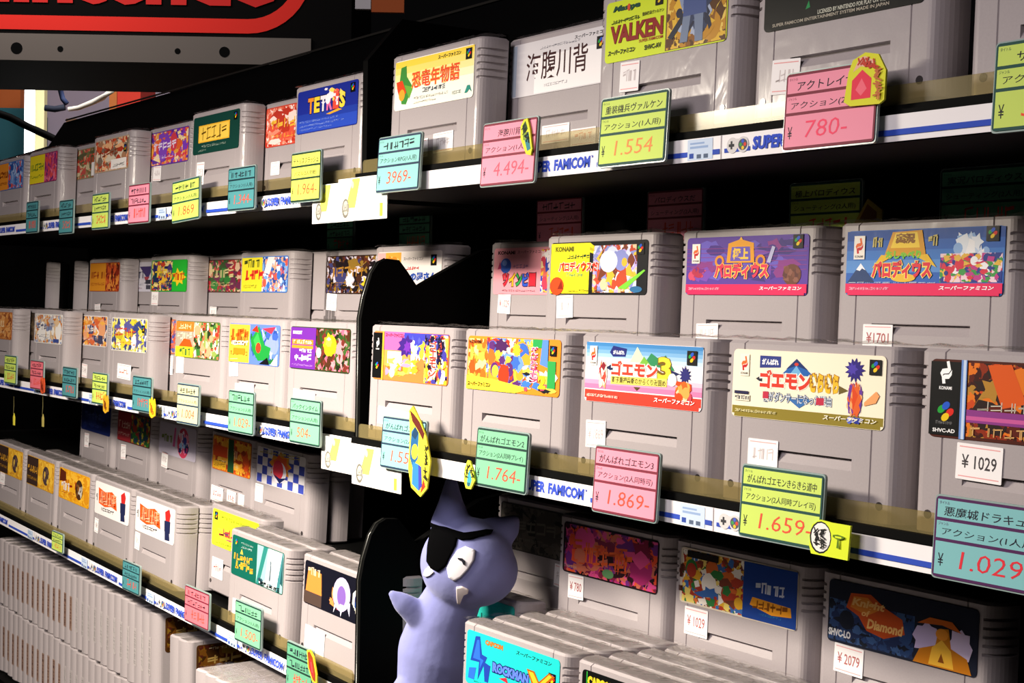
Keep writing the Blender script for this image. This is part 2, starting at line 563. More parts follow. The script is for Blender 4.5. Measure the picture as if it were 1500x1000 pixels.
@art
def castle_dark():    # black strip, burnt orange picture
    p = L('#4a1c12')
    p.B(51, 60, .2, .04, .99, .97, ['#c8481a', '#8a2c12', '#e0741e', '#5a1c10', '#3a1410', '#b08030', '#2a1a18'], .2)
    p.P('#d8581c', (.3, .95), (.42, .97), (.5, .5), (.38, .42)).P('#e88a28', (.5, .9), (.62, .95), (.7, .6), (.55, .55)).P('#b03a14', (.66, .9), (.9, .8), (.82, .5))
    p.P('#8a3a86', (.2, .38), (.99, .36), (.99, .2), (.2, .22)).P('#c85a9a', (.2, .3), (.7, .3), (.7, .25), (.2, .25))
    p.S('#c8c0b0', .25, .38, .8, .5, 4, 8, .12).S('#d8a868', .22, .06, .8, .17, 6, 10, .14).E('#3a3fb0', .9, .45, .03, .03)
    p.R('#6c8fd0', .165, 0, .195, 1).R('#c8d8f0', .176, 0, .19, 1).R('#07070a', .003, .03, .165, .97)
    p.maker_mark(.085, .80, .075, None, '#ffffff', '#ffffff', '#ffffff').console_mark(.09, .32, .10)
    p.T('SHVC-AD', '#f0f0f0', .025, .065, .145, .115, .03).S('#808080', .04, .17, .13, .21, 2, 7)
    return p


@art
def pink_bee():
    p = L('#e89aa6')
    p.T('KONAMI', '#3a1420', .05, .86, .27, .94, .05).T(SF, '#5a2030', .3, .87, .62, .94, .02)
    p.E('#3a5cb8', .155, .62, .07, .055).E('#7a98dc', .14, .68, .03, .022).P('#c03a6a', (.05, .54), (.08, .72), (.1, .56))
    p.S('#4a3a80', .25, .56, .44, .64, 7, 5)
    for i, (ch, c) in enumerate(zip('ツインビー', ('#d8283a', '#e8b428', '#2f9a4a', '#2f52c0', '#d82a3a'))):
        p.T(ch, '#30101c', .115 + .085 * i, .16, .205 + .085 * i, .48, .13).T(ch, c, .12 + .085 * i, .175, .2 + .085 * i, .465, .06)
    p.S('#5a2a38', .12, .06, .55, .1, 3, 16)
    p.B(61, 34, .6, .05, .98, .95, ['#f8f0f0', '#f0c03a', '#e06a58', '#f4c8cc', '#3a4ab0', '#f8e0a0', '#d04058'], .26)
    return p


@art
def yellow_parody():
    p = L('#101014')
    p.R('#f2e524', .003, .02, .42, .98).P('#f2e524', (.42, .98), (.62, .7), (.62, .66), (.42, .8)).P('#c8b81c', (.42, .9), (.6, .72), (.42, .84))
    p.T('KONAMI', '#6a6a10', .05, .82, .25, .92, .06).S('#1f4a2a', .18, .68, .42, .76, 4, 7, .2)
    p.B(71, 40, .46, .04, .9, .92, ['#e8e8f4', '#c04a2c', '#e8b83a', '#8890d0', '#f0c8a0', '#d0d8f0', '#783a24', '#b8a8e8'], .24)
    p.E('#dfe4f6', .62, .62, .09, .07).P('#7ad03a', (.72, .12), (.97, .46), (.985, .44), (.8, .1)).E('#2b6a9a', .9, .1, .06, .02)
    p.T('パロディウスだ!', '#fff0e0', .09, .42, .53, .64, .12).T('パロディウスだ!', '#d8321e', .095, .43, .525, .63, .05)
    p.S('#4aa08a', .18, .34, .36, .4, 2, 7).E('#d8481c', .08, .16, .075, .06).P('#8c2410', (.09, .1), (.13, .28), (.15, .1)).S('#3a3a10', .2, .05, .6, .09, 9, 20)
    p.console_mark(.93, .84, .06, '#101014')
    return p


@art
def purple_parody():
    p = L('#5b3c9c')
    p.B(81, 26, .01, .2, .99, .97, ['#4a2f86', '#7a4ab0', '#6a5ac0', '#40307a', '#8a3a86'], .2)
    for i in range(6):
        p.R('#8c3f8c', .0, .42 + .075 * i, .99, .43 + .075 * i)
    p.B(82, 9, .02, .22, .18, .5, ['#b0304a', '#7a2a7a', '#d04a6a'], .3).E('#6a4030', .88, .34, .07, .06).B(83, 8, .8, .2, .96, .5, ['#7a4a3a', '#8a5a4a', '#5a3430'], .3)
    p.P('#e8a02a', (.35, .55), (.36, .88), (.46, .95), (.57, .88), (.58, .55)).P('#6a58b8', (.38, .58), (.39, .82), (.54, .82), (.55, .58)).T('極上', '#f4c848', .4, .6, .53, .8, .06).P('#f0b840', (.45, .94), (.465, .99), (.48, .94))
    p.E('#e0902c', .29, .58, .04, .035).E('#5b3c9c', .29, .58, .022, .02).E('#e0902c', .63, .58, .04, .035).E('#5b3c9c', .63, .58, .022, .02).P('#b8b8dc', (.68, .55), (.72, .82), (.745, .8), (.71, .54))
    p.T('パロディウス', '#f8d060', .245, .27, .705, .57, .13).T('パロディウス', '#e23a56', .25, .28, .70, .56, .06)
    p.R('#e2245c', .003, .04, .997, .185).R('#e2245c', .02, .005, .98, .06)
    p.maker_mark(.085, .72, .058).console_mark(.92, .88, .062)
    p.T(SF, '#ffffff', .63, .085, .96, .15, .03, .2).S('#ffa8c0', .03, .09, .3, .125, 8, 20, .3)
    return p


@art
def blue_parody():
    p = L('#2f62b4')
    for i, c in enumerate(('#244f9e', '#2f62b4', '#3f78c4', '#5a90d2')):
        p.R(c, .0, .8 - .15 * i, 1, .99 - .15 * i)
    p.P('#26406e', (.01, .2), (.1, .5), (.2, .2)).P('#f0f4fa', (.07, .4), (.1, .5), (.135, .39), (.11, .42), (.095, .38))
    p.B(91, 22, .66, .3, .92, .97, ['#e8eef8', '#c4d6f0', '#90b4e4', '#f8f8fc'], .3)
    p.B(92, 40, .62, .2, .99, .62, ['#f4f4f8', '#d8324a', '#2a3a8a', '#e8b84a', '#3f9a4a', '#f0d0d8', '#c03a8a'], .13)
    p.P('#d89a1c', (.26, .6), (.31, .96), (.5, .98), (.53, .6)).P('#f4d040', (.3, .72), (.33, .94), (.47, .95), (.49, .72)).T('実況', '#8a5a10', .33, .78, .46, .94, .08)
    p.P('#e8bc2c', (.18, .42), (.24, .62), (.32, .6)).P('#e8bc2c', (.6, .42), (.54, .62), (.46, .6)).T('おしゃべり', '#7ac83a', .27, .55, .5, .68, .06)
    p.S('#c8b86a', .18, .74, .24, .88, 2, 2, .2).S('#c8b86a', .54, .74, .6, .88, 3, 2, .2)
    p.E('#e8bc3a', .39, .27, .08, .022)
    p.T('パロディウス', '#f8e070', .175, .25, .575, .55, .13).T('パロディウス', '#e03444', .18, .26, .57, .54, .06)
    p.R('#e2245c', .003, .04, .997, .185).R('#e2245c', .02, .005, .98, .06).S('#e8f0fa', .02, .19, .6, .205, 3, 10, .3)
    p.maker_mark(.09, .74, .062).console_mark(.93, .89, .06)
    p.T(SF, '#ffffff', .62, .085, .95, .15, .03, .2).S('#ffa8c0', .03, .09, .3, .125, 8, 20, .3)
    return p


@art
def dino_story():
    p = L('#f8f4e4')
    for i, c in enumerate(('#f6d64a', '#f7df74', '#f8e89c', '#f8f0c4')):
        p.R(c, .003, .84 - .13 * i, .997, .985 - .13 * i)
    p.P('#3f8a3a', (.08, .86), (.15, .88), (.16, .66), (.24, .44), (.16, .1), (.1, .12), (.06, .5)).P('#d8431e', (.02, .58), (.1, .6), (.16, .34), (.08, .2), (.04, .4)).P('#6aa83a', (.13, .5), (.25, .42), (.2, .2)).E('#f0a030', .1, .3, .04, .04)
    p.T('恐竜年物語', '#f8c050', .225, .38, .835, .74, .05).T('恐竜年物語', '#e2502c', .23, .39, .83, .73, .02)
    p.S('#3a4a5a', .37, .28, .66, .36, 8, 8, .22).S('#8a8a80', .26, .16, .7, .21, 3, 18).S('#8a8a80', .26, .08, .55, .12, 4, 12)
    p.T(SF, '#20202a', .56, .86, .84, .94, .03).console_mark(.935, .84, .058).P('#2a8a7a', (.9, .1), (.93, .24), (.96, .24), (.985, .1), (.955, .16), (.93, .1)).S('#3a6a6a', .75, .12, .86, .18, 5, 5)
    return p


@art
def river_back():
    p = L('#d9d5d8')
    p.R('#f4f0f0', .25, .02, .99, .7).R('#a9b3c2', .003, .02, .05, .98)
    p.T('海腹川背', '#3a1418', .16, .26, .80, .78, .008).S('#6a6a74', .3, .82, .72, .87, 4, 14).S('#6a6a74', .36, .12, .6, .17, 5, 8)
    p.T(SF, '#24242c', .66, .87, .97, .94, .03).console_mark(.92, .72, .062)
    return p


@art
def lime_robot():
    p = L('#cfe22c')
    p.R('#6a4a2a', .52, .02, .995, .98)
    p.B(101, 30, .53, .03, .99, .97, ['#e0b43a', '#c08a2a', '#5a3a20', '#e8c860', '#8a5a28'], .25)
    p.B(102, 26, .6, .12, .9, .98, ['#5a6688', '#38425e', '#8a98b8', '#2c3044', '#a8b4cc'], .2)
    p.P('#2a2e3c', (.54, .22), (.58, .18), (.72, .6), (.68, .62)).P('#76849e', (.64, .1), (.7, .1), (.72, .5), (.66, .5)).P('#76849e', (.76, .08), (.82, .08), (.82, .5), (.75, .5)).R('#4a5a8c', .66, .5, .84, .8)
    p.T('Masaya', '#1a4a3a', .06, .8, .3, .92, .05, .3).E('#d84a2c', .2, .86, .012, .02)
    p.S('#4a5a10', .05, .63, .3, .69, 4, 10, .2).T('重装機兵ヴァルケン', '#4a4a10', .32, .66, .5, .72, .02)
    p.T('VALKEN', '#8c1c18', .045, .30, .5, .6, .05).T('SUPER FAMICOM', '#b04a20', .3, .24, .5, .29, .02).T(SF, '#1c2408', .03, .11, .27, .2, .04, .2).T('SHVC-AV', '#26300c', .35, .1, .49, .18, .03).console_mark(.46, .87, .05)
    return p


@art
def black_small_print():
    p = L('#0b0c0c')
    p.B(111, 16, .1, .35, .9, .95, ['#1a2a22', '#102018', '#2a2a2a', '#0f3a2a'], .2).P('#1c8a4a', (.28, .22), (.3, .34), (.31, .24))
    p.T('LICENSED BY NINTENDO FOR PLAY ON THE', '#c8c8b8', .36, .12, .78, .18, .02).T('SUPER FAMICOM ENTERTAINMENT SYSTEM MADE IN JAPAN', '#b0a898', .06, .04, .80, .1, .02)
    return p


def panel_label(base, left, mid, text_c, seed, cols, text=None, extra=None, n=30, s=.2):
    p = L(base)
    if left:
        p.R(left, .003, .02, mid, .98)
    p.B(seed, n, mid if left else .02, .03, .99, .97, cols, s)
    a, b = (.03, mid - .03) if left else (.1, .7)
    if text:
        p.T(text, '#ffffff' if text_c != '#ffffff' else '#202028', a, .40, b, .72, .09)
        p.T(text, text_c, a + .003, .41, b - .003, .71, .03)
        p.S(text_c, a, .22, b, .3, seed, 8)
    else:
        p.S(text_c, a, .45, b, .68, seed, 5, .2).S(text_c, a, .2, b, .3, seed + 1, 8)
    if extra:
        extra(p)
    return p


@art
def navy_blocks():
    p = L('#1c2a8c')
    p.R('#2a48b4', .003, .02, .997, .3).R('#223a9c', .003, .3, .997, .45)
    for i, (ch, c) in enumerate(zip('TETRIS', ('#e88a2c', '#e8c83a', '#e8e0e8', '#e06aa0', '#e84a3a', '#f0d040'))):
        p.T(ch, '#101040', .18 + .105 * i, .42, .285 + .105 * i, .82, .1).T(ch, c, .185 + .105 * i, .44, .28 + .105 * i, .8, .05)
    p.B(121, 14, .4, .5, .8, .97, ['#f0b8d0', '#f8e8f0', '#e85a4a', '#f4d860'], .2).P('#e8a42c', (.5, .36), (.7, .44), (.76, .4), (.56, .34))
    p.S('#9ab0e8', .05, .24, .7, .28, 3, 20).S('#9ab0e8', .05, .15, .8, .19, 4, 22).S('#9ab0e8', .05, .07, .6, .1, 5, 16).console_mark(.92, .84, .058)
    return p


@art
def red_white():
    return panel_label('#c8402e', None, 0, '#f0b83a', 131, ['#d8503a', '#e88a70', '#b83020', '#f4d8d0', '#e06a50'])


@art
def green_plate():
    p = L('#123c34')
    p.R('#e8b030', .12, .3, .8, .76).R('#f0c850', .14, .33, .78, .73).S('#6a4a10', .18, .36, .74, .7, 7, 5, .1)
    p.S('#a8b8a8', .2, .16, .75, .22, 3, 16).S('#a8b8a8', .12, .07, .3, .12, 4, 5).console_mark(.92, .84, .058)
    return p


@art
def purple_flame():
    return panel_label('#5a2a98', None, 0, '#f0e0f8', 141, ['#5a2a98', '#e0622c', '#e8a03a', '#7a3ab8', '#d03a4a', '#f4d8a0'], None, None, 36)


@art
def beige_red():
    return panel_label('#b49c82', None, 0, '#8a3a20', 151, ['#c8502c', '#d8c8b0', '#a87a5a', '#e8b080', '#b03a24', '#7a6a5a'], None, lambda p: p.R('#ece6e0', .5, .04, .95, .34).console_mark(.9, .62, .06).S('#303038', .56, .1, .9, .2, 4, 8))


@art
def olive_red():
    return panel_label('#8a7a58', None, 0, '#d03a28', 161, ['#6a6a3a', '#b0423a', '#c8b890', '#9a7a50', '#d8583a', '#50502c'], None, lambda p: p.R('#e8e4e0', .62, .06, .95, .5))


@art
def yellow_magenta():
    return panel_label('#8a2a5a', '#e2cf24', .55, '#6a8a2a', 171, ['#c03a6a', '#8a2a6a', '#e0708a', '#5a2a70', '#d84a4a'])


@art
def orange_blue():
    return panel_label('#3a6ab0', '#e8902c', .4, '#8a3a10', 181, ['#3a6ab0', '#6a90cc', '#e0503a', '#a0b8e0', '#28509a'])


@art
def plain_orange():
    return panel_label('#b06a3a', None, 0, '#f0d0a0', 183, ['#c0783a', '#8a4a2a', '#d89a5a'])


@art
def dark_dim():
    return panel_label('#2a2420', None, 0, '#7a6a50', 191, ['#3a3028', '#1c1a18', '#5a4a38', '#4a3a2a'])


@art
def white_orange():
    return panel_label('#d8d4d0', None, 0, '#6a6a80', 201, ['#e8e4e0', '#c8782c', '#8090b8', '#d8b890', '#b8b4b8'], None, lambda p: p.R('#3a4a8c', .7, .06, .9, .18))


@art
def sunset_wave():
    return panel_label('#dcd6d4', None, 0, '#e8e0e0', 211, ['#e08a2c', '#f0b04a', '#2c3a6a', '#d8622c', '#f4e8e0', '#3a3a58', '#e8a070'], None, None, 34)


@art
def pale_yellow():
    return panel_label('#d8d2c8', None, 0, '#c84a3a', 221, ['#e0d03a', '#f0e880', '#3a4680', '#f4f0e8', '#5a5a98', '#c8b82c'], None, lambda p: p.console_mark(.9, .7, .06))


@art
def orange_sliver():
    return panel_label('#a8583a', None, 0, '#4a5aa0', 231, ['#d8683a', '#5a5a9a', '#c84a2c', '#e8a878'])


@art
def peach_crowd():
    def ex(p):
        p.R('#ee7a2c', .003, .72, .42, .98).P('#e0541c', (.08, .3), (.2, .52), (.34, .5), (.4, .3)).R('#e8dc2c', .003, .02, .42, .3).S('#2a6a3a', .1, .06, .36, .24, 3, 4, .2).S('#ffe0b0', .06, .78, .36, .92, 4, 5, .2)
    return panel_label('#5a6a3a', '#a89a88', .42, '#d8d0b8', 241, ['#e8a078', '#3f7a34', '#f0c8a0', '#d86a48', '#283a20', '#f4e4d8', '#8aa050', '#c83a2c'], None, ex, 44, .16)


@art
def jungle_lizard():
    def ex(p):
        p.P('#1f8a3a', (.44, .6), (.6, .96), (.72, .5), (.84, .44), (.8, .14), (.6, .1), (.5, .3)).P('#39b04c', (.5, .6), (.58, .8), (.66, .46), (.56, .4)).E('#d83a24', .6, .42, .05, .045).P('#d8344a', (.66, .9), (.92, .96), (.84, .78)).P('#f0f0f8', (.84, .02), (.97, .3), (.97, .02)).P('#101018', (.62, .02), (.82, .02), (.78, .2)).P('#c8301e', (.46, .84), (.56, .98), (.6, .8))
        p.S('#e8641e', .04, .58, .4, .86, 12, 4, .3).S('#e8e0f0', .06, .46, .4, .56, 5, 7, .3).R('#e0821c', .1, .22, .34, .38)
    return panel_label('#5a78c8', '#f0b23c', .42, '#5a3a10', 251, ['#3a5ab8', '#8090d8', '#1f6a34', '#c8d4f0', '#2a4a98'], None, ex, 24)


@art
def purple_maze():
    def ex(p):
        p.R('#6a2a98', .003, .02, .44, .98).T('NAMCOT', '#ffffff', .04, .82, .2, .9, .06).R('#ee7a22', .03, .58, .4, .7).S('#ffe8d0', .05, .6, .38, .68, 6, 8, .25).R('#ee8a2a', .03, .49, .4, .56).S('#fff0e0', .16, .4, .38, .47, 3, 5, .3).S('#ffffff', .08, .2, .38, .34, 16, 4, .3).S('#c8a0e0', .04, .08, .4, .12, 6, 14)
        p.star('#f0c21e', .68, .6, .12, .3, 10, .86, 8).star('#f8e048', .66, .68, .06, .14, 7, .8, 9).P('#f8f0a0', (.62, .74), (.66, .80), (.70, .74), (.66, .70))
        p.E('#e8e8f0', .5, .42, .04, .04)
    return panel_label('#2a3a1c', '#6a2a98', .44, '#ffffff', 261, ['#2a4a1c', '#6a2a24', '#3a5a28', '#d8607a', '#1c2414', '#c88a90', '#482a18'], None, ex, 40, .15)


@art
def orange_scene():
    return panel_label('#a8481e', '#e0922a', .55, '#a8481e', 271, ['#c8542a', '#8a2a1a', '#e08a3a', '#5a201a'])


@art
def white_heart():
    return panel_label('#d2cedc', None, 0, '#5a5a78', 281, ['#d8d4e0', '#c8c4d8', '#b8a8b8'], None, lambda p: p.P('#3a2a6a', (.4, .85), (.85, .85), (.66, .42)).P('#a83a4a', (.55, .5), (.72, .5), (.62, .3)).R('#2a2a3a', .6, .26, .85, .4).R('#3a3a4a', .62, .08, .8, .22), 10)


@art
def green_heroes():
    return panel_label('#1f9a2c', None, 0, '#e8c82c', 291, ['#2a2a5a', '#e8b83a', '#c8402c', '#1a3a4a', '#f0d890', '#4a3a7a'], None, lambda p: p.R('#28b034', .6, .02, .99, .98).star('#f0c828', .78, .45, .2, .3, 7, .6, 2).S('#c83a1c', .62, .36, .94, .56, 3, 5, .2), 30, .16)


@art
def red_green():
    return panel_label('#4a2a24', None, 0, '#d8c890', 301, ['#a82a34', '#2f7a34', '#6a2a4a', '#d8b898', '#38502a', '#c04a4a'], None, None, 34)


@art
def yellow_blue_kids():
    def ex(p):
        p.R('#e2d430', .003, .02, .46, .98).S('#3a4a20', .05, .7, .4, .9, 3, 4, .2).S('#d8302a', .08, .36, .48, .62, 12, 4, .26).S('#5a6a20', .05, .12, .36, .2, 5, 9).P('#e8e4e8', (.5, .55), (.58, .98), (.72, .98), (.62, .5))
    return panel_label('#3a72c8', '#e2d430', .46, '#d8302a', 311, ['#3a72c8', '#e8e4f0', '#7aa8e0', '#e0a888', '#2a4a9a', '#d85a4a'], None, ex, 30, .16)


@art
def brown_warrior():
    return panel_label('#2c1a14', None, 0, '#a8782c', 321, ['#5a2a1c', '#1c1418', '#3a3a6a', '#8a6a28', '#c8c0d0', '#40241a'], None, lambda p: p.star('#dcdce8', .45, .38, .1, .26, 6, .5, 3).star('#d8b82c', .75, .25, .1, .24, 6, .5, 2))


@art
def roof_shop():
    p = L('#d8cfcc')
    p.R('#e0a0a0', .003, .02, .14, .98).R('#d89a3c', .13, .3, .38, .98).B(331, 12, .14, .3, .38, .97, ['#e8b458', '#c8802c', '#e8c888'], .3)
    p.T(SF, '#4a4448', .42, .78, .72, .86, .02).S('#c83a3a', .46, .56, .66, .64, 4, 5, .25).T('の屋さん', '#2a4a9a', .53, .3, .93, .5, .07).S('#303040', .6, .06, .85, .14, 5, 5).console_mark(.88, .78, .07)
    return p


@art
def gold_pair():
    return panel_label('#d0982c', '#3a2a24', .42, '#c8902c', 341, ['#e0a830', '#c88a28', '#f0c040'], None, lambda p: p.E('#4a3a3c', .72, .5, .12, .11).B(342, 8, .6, .2, .85, .8, ['#3a3438', '#e0b848', '#6a5048'], .25))


@art
def gold_pair_bright():
    return panel_label('#e2a018', None, .42, '#b03a1c', 351, ['#e8a820', '#d8901c', '#f0b838'], None, lambda p: p.P('#5a2414', (.02, .55), (.03, .98), (.22, .9), (.24, .62)).S('#e8e0d8', .08, .3, .36, .55, 3, 4, .2).E('#4a2c1a', .68, .48, .12, .11).B(352, 8, .58, .2, .8, .76, ['#3a2a20', '#8a5a2a', '#c8c0b0'], .25))


@art
def white_brush():    # white label, orange brush lettering
    p = L('#ece6e4')
    p.P('#e4581c', (.12, .34), (.1, .82), (.3, .74), (.5, .82), (.62, .72), (.66, .3), (.5, .36), (.3, .28))
    p.S('#f4a878', .13, .36, .64, .76, 4, 6, .1).S('#a8300c', .14, .38, .62, .72, 9, 5, .08).S('#f8d0b0', .15, .36, .62, .74, 21, 4, .05)
    p.S('#26262e', .2, .15, .58, .24, 5, 7, .25).S('#5a5a60', .03, .4, .08, .6, 3, 2)
    p.P('#c82a28', (.78, .6), (.76, .84), (.86, .96), (.9, .8), (.88, .6)).P('#22284e', (.76, .3), (.75, .6), (.9, .62), (.9, .28)).P('#22284e', (.78, .06), (.77, .3), (.88, .3), (.9, .08))
    return p


@art
def lime_title():
    p = L('#d6e42a')
    p.B(371, 14, .1, .2, .95, .6, ['#e0702a', '#a83a6a', '#e8b83a', '#6a3a5a'], .2).console_mark(.08, .82, .06).S('#5a6a10', .2, .78, .8, .86, 3, 12).S('#5a6a10', .1, .08, .6, .14, 4, 10).S('#b03a3a', .15, .32, .8, .55, 4, 5, .2)
    return p


@art
def bottle_green():
    p = L('#0f5a4c')
    p.R('#8fb4b4', .5, .02, .995, .98).P('#2a7a74', (.5, .02), (.62, .98), (.7, .98), (.56, .02)).P('#eef2f2', (.66, .02), (.72, .98), (.98, .98), (.9, .02)).P('#1c4a50', (.9, .3), (.99, .9), (.99, .2)).P('#3a7a80', (.88, .02), (.97, .98), (.99, .98), (.94, .02)).P('#50606a', (.74, .2), (.76, .6), (.78, .6), (.77, .2)).E('#60707a', .765, .64, .015, .018)
    p.B(381, 8, .52, .02, .92, .2, ['#506a78', '#e8f0f0', '#2a4a58', '#aac0c8'], .2)
    p.S('#e8a830', .04, .4, .42, .56, 11, 6, .26).S('#e8a830', .08, .2, .44, .38, 12, 5, .28).P('#e8b848', (.17, .58), (.2, .72), (.23, .58)).S('#b8ccc8', .18, .84, .42, .88, 3, 9).S('#b8ccc8', .18, .74, .4, .8, 4, 7).console_mark(.08, .84, .055, '#0f5a4c')
    p.S('#101418', .55, .03, .95, .12, 8, 8, .3)
    return p


@art
def night_jelly():
    p = L('#10101c')
    p.P('#e0813a', (.02, .2), (.06, .86), (.28, .8), (.3, .25)).R('#4a3a34', .003, .02, .3, .3).S('#d8c0a8', .05, .7, .26, .86, 3, 4, .15)
    p.B(391, 10, .4, .1, .7, .9, ['#e0582c', '#f08a4a', '#d03a4a'], .25).E('#c8b8e8', .62, .52, .14, .13, 18, .5).E('#7a5aa8', .62, .48, .07, .08).P('#e8e4f8', (.52, .3), (.5, .05), (.56, .28)).P('#e8e4f8', (.6, .3), (.62, .02), (.66, .3)).P('#d8d0f0', (.7, .36), (.76, .1), (.76, .4))
    p.B(392, 8, .78, .15, .98, .8, ['#1f4a9a', '#2a2a5a', '#e8e0d0'], .3).console_mark(.88, .72, .06)
    return p


@art
def navy_top():
    return panel_label('#1c2a66', None, 0, '#50609a', 401, ['#1c2a66', '#2a3a80', '#16204c'], None, None, 14)


@art
def red_leaf():
    return panel_label('#5a1c1c', '#a02c34', .42, '#e0b0a0', 411, ['#2f7a34', '#c8b83a', '#2a5a2a', '#a83a2c', '#1f3a5a'])


@art
def lilac_globe():
    p = L('#b8b0c0')
    p.S('#6a7a3a', .06, .4, .36, .6, 3, 4, .25).P('#c8508a', (.38, .3), (.42, .9), (.46, .9), (.44, .3)).E('#c83a5a', .66, .48, .16, .16).B(421, 18, .5, .1, .84, .9, ['#d8407a', '#3a4aa0', '#e8e0f0', '#e88aa8', '#20245a', '#90b8e0'], .22)
    return p


@art
def orange_gates():
    return panel_label('#c8681c', None, 0, '#e8d0a0', 431, ['#d8501c', '#e8a02c', '#a83a14', '#f0b840'], None, lambda p: p.P('#1f4a2c', (.42, .02), (.42, .98), (.56, .98), (.58, .02)).R('#d84818', .03, .4, .4, .72).S('#3a2a10', .05, .08, .38, .28, 3, 8).R('#e0a828', .03, .05, .38, .26).S('#7a5a10', .05, .1, .36, .22, 4, 8))


@art
def check_flag():
    p = L('#dcd8dc')
    for i in range(9):
        for j in range(4):
            if (i + j) % 2 == 0:
                p.R('#3a48a8', .01 + .109 * i, .02 + .24 * j, .119 + .109 * i - .002, .26 + .24 * j - .002)
    p.star('#d88a1c', .5, .62, .26, .38, 8, .72, 3).star('#e05a2c', .5, .6, .2, .3, 7, .7, 5).E('#e8e4f0', .48, .42, .15, .1).E('#d8384a', .46, .48, .11, .09).P('#1c2458', (.36, .34), (.5, .12), (.64, .32), (.5, .26)).S('#c8b870', .05, .84, .9, .96, 4, 9, .2)
    return p


@art
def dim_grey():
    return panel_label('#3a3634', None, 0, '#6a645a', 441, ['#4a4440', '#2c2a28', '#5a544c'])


@art
def cyan_x():
    p = L('#20c4c0')
    p.T('CAPCOM', '#7a3a10', .21, .82, .41, .92, .1).T('CAPCOM', '#e0782c', .213, .83, .407, .91, .05).T(SF, '#10303a', .55, .84, .92, .92, .03, .2).console_mark(.93, .62, .06)
    p.P('#1f3fa0', (.1, .92), (.15, .94), (.18, .62), (.24, .60), (.14, .12), (.15, .46), (.05, .44)).P('#2c66d8', (.12, .86), (.145, .87), (.16, .54), (.2, .52), (.16, .34), (.165, .5), (.08, .5)).P('#1f3fa0', (.2, .5), (.28, .46), (.26, .14), (.22, .14)).P('#2c66d8', (.04, .3), (.12, .34), (.1, .1), (.03, .1))
    p.T('ROCKMAN', '#101c60', .3, .36, .70, .58, .14).T('ROCKMAN', '#5a7ae0', .305, .38, .695, .56, .06).P('#c82a3a', (.38, .3), (.48, .26), (.46, .36))
    p.P('#a8540c', (.67, .66), (.75, .66), (.8, .5), (.9, .72), (.96, .68), (.84, .42), (.9, .14), (.82, .14), (.78, .32), (.66, .1), (.6, .16), (.73, .42)).P('#f0b42c', (.69, .63), (.74, .63), (.8, .46), (.9, .69), (.93, .67), (.82, .42), (.87, .17), (.83, .17), (.78, .37), (.66, .13), (.63, .16), (.75, .42))
    p.S('#0a5a5a', .1, .05, .5, .09, 3, 18)
    return p


@art
def black_neon():
    p = L('#0a0c0c')
    p.T('CAPCOM', '#d8c02c', .05, .74, .3, .92, .08)
    for u in (.04, .36, .5, .66, .82):
        p.R('#2fa83a', u, .05, u + .008, .98)
    p.B(461, 14, .4, .1, .95, .9, ['#1c3a24', '#3a1c4a', '#0f2a1c', '#8a4a2c'], .2)
    return p


@art
def gem_fire():
    return panel_label('#160c12', None, 0, '#d8582c', 471, ['#a82a6a', '#d84a8a', '#e0502c', '#7a1c3a', '#c86a50', '#2a1018', '#6a2a7a'], None, lambda p: p.S('#e8622c', .25, .28, .75, .6, 5, 6, .16).E('#5a8a5a', .5, .16, .06, .03).S('#b0a8a0', .02, .1, .16, .16, 2, 6), 40, .2)


@art
def star_party():
    def ex(p):
        p.R('#123a8a', .56, .02, .995, .98).S('#c8d0e0', .66, .5, .9, .66, 3, 5, .2).P('#e89a20', (.62, .26), (.64, .4), (.95, .36), (.96, .2), (.8, .16)).S('#8a4a08', .64, .22, .93, .36, 4, 6, .2).S('#2a8aa8', .7, .12, .88, .15, 5, 8)
        p.R('#1a1410', .06, .84, .34, .96)
    return panel_label('#d8ccb8', '#d8ccb8', .02, '#5a2a1c', 481, ['#e0a828', '#b03a24', '#3a6ab0', '#f0d870', '#2f7a3a', '#7a3a28', '#f4ece0', '#d86a2c'], None, ex, 60, .12)


@art
def knight_plate():
    p = L('#141a2e')
    p.B(491, 30, .01, .04, .6, .7, ['#1c2c54', '#26406e', '#101626', '#3a5a8a'], .15)
    p.P('#c8501c', (.13, .6), (.16, .84), (.3, .88), (.4, .72), (.52, .6), (.54, .38), (.4, .24), (.28, .3), (.22, .5)).P('#e0842c', (.16, .62), (.18, .8), (.28, .82), (.36, .66), (.28, .54))
    p.T('Knight', '#f4c070', .17, .62, .4, .78, .04, .2).T('of', '#f4c070', .24, .52, .3, .62, .03, .2).T('Diamond', '#f4c070', .28, .34, .53, .5, .04, .2)
    p.T('SHVC-LO', '#e8e8e8', .01, .1, .17, .22, .05)
    p.star('#c8b8e0', .68, .42, .1, .26, 8, .8, 3).star('#d8c8e8', .9, .4, .08, .3, 8, .8, 4).P('#c87a14', (.6, .02), (.64, .24), (.74, .34), (.76, .6), (.82, .62), (.84, .34), (.94, .24), (.97, .02)).P('#f0b83a', (.7, .04), (.72, .3), (.78, .44), (.84, .3), (.86, .04)).P('#8a4a0c', (.76, .1), (.78, .24), (.8, .1)).E('#e8942c', .78, .52, .04, .03).P('#d86a1c', (.62, .62), (.7, .74), (.84, .74), (.9, .6), (.78, .66))
    return p


@art
def gold_brown():
    return panel_label('#4a2c10', None, 0, '#a88848', 501, ['#6a4010', '#3a2008', '#7a5a18', '#4a1c14'], None, lambda p: p.P('#e8c040', (.6, .06), (.64, .3), (.7, .06)).P('#d8b030', (.74, .16), (.78, .4), (.82, .16)).S('#d8c8a0', .12, .84, .5, .9, 3, 10))


@art
def teal_plain():
    return panel_label('#28b0a4', None, 0, '#105048', 511, ['#2cbcb0', '#1f9a90', '#58d0c4'], None, None, 8)


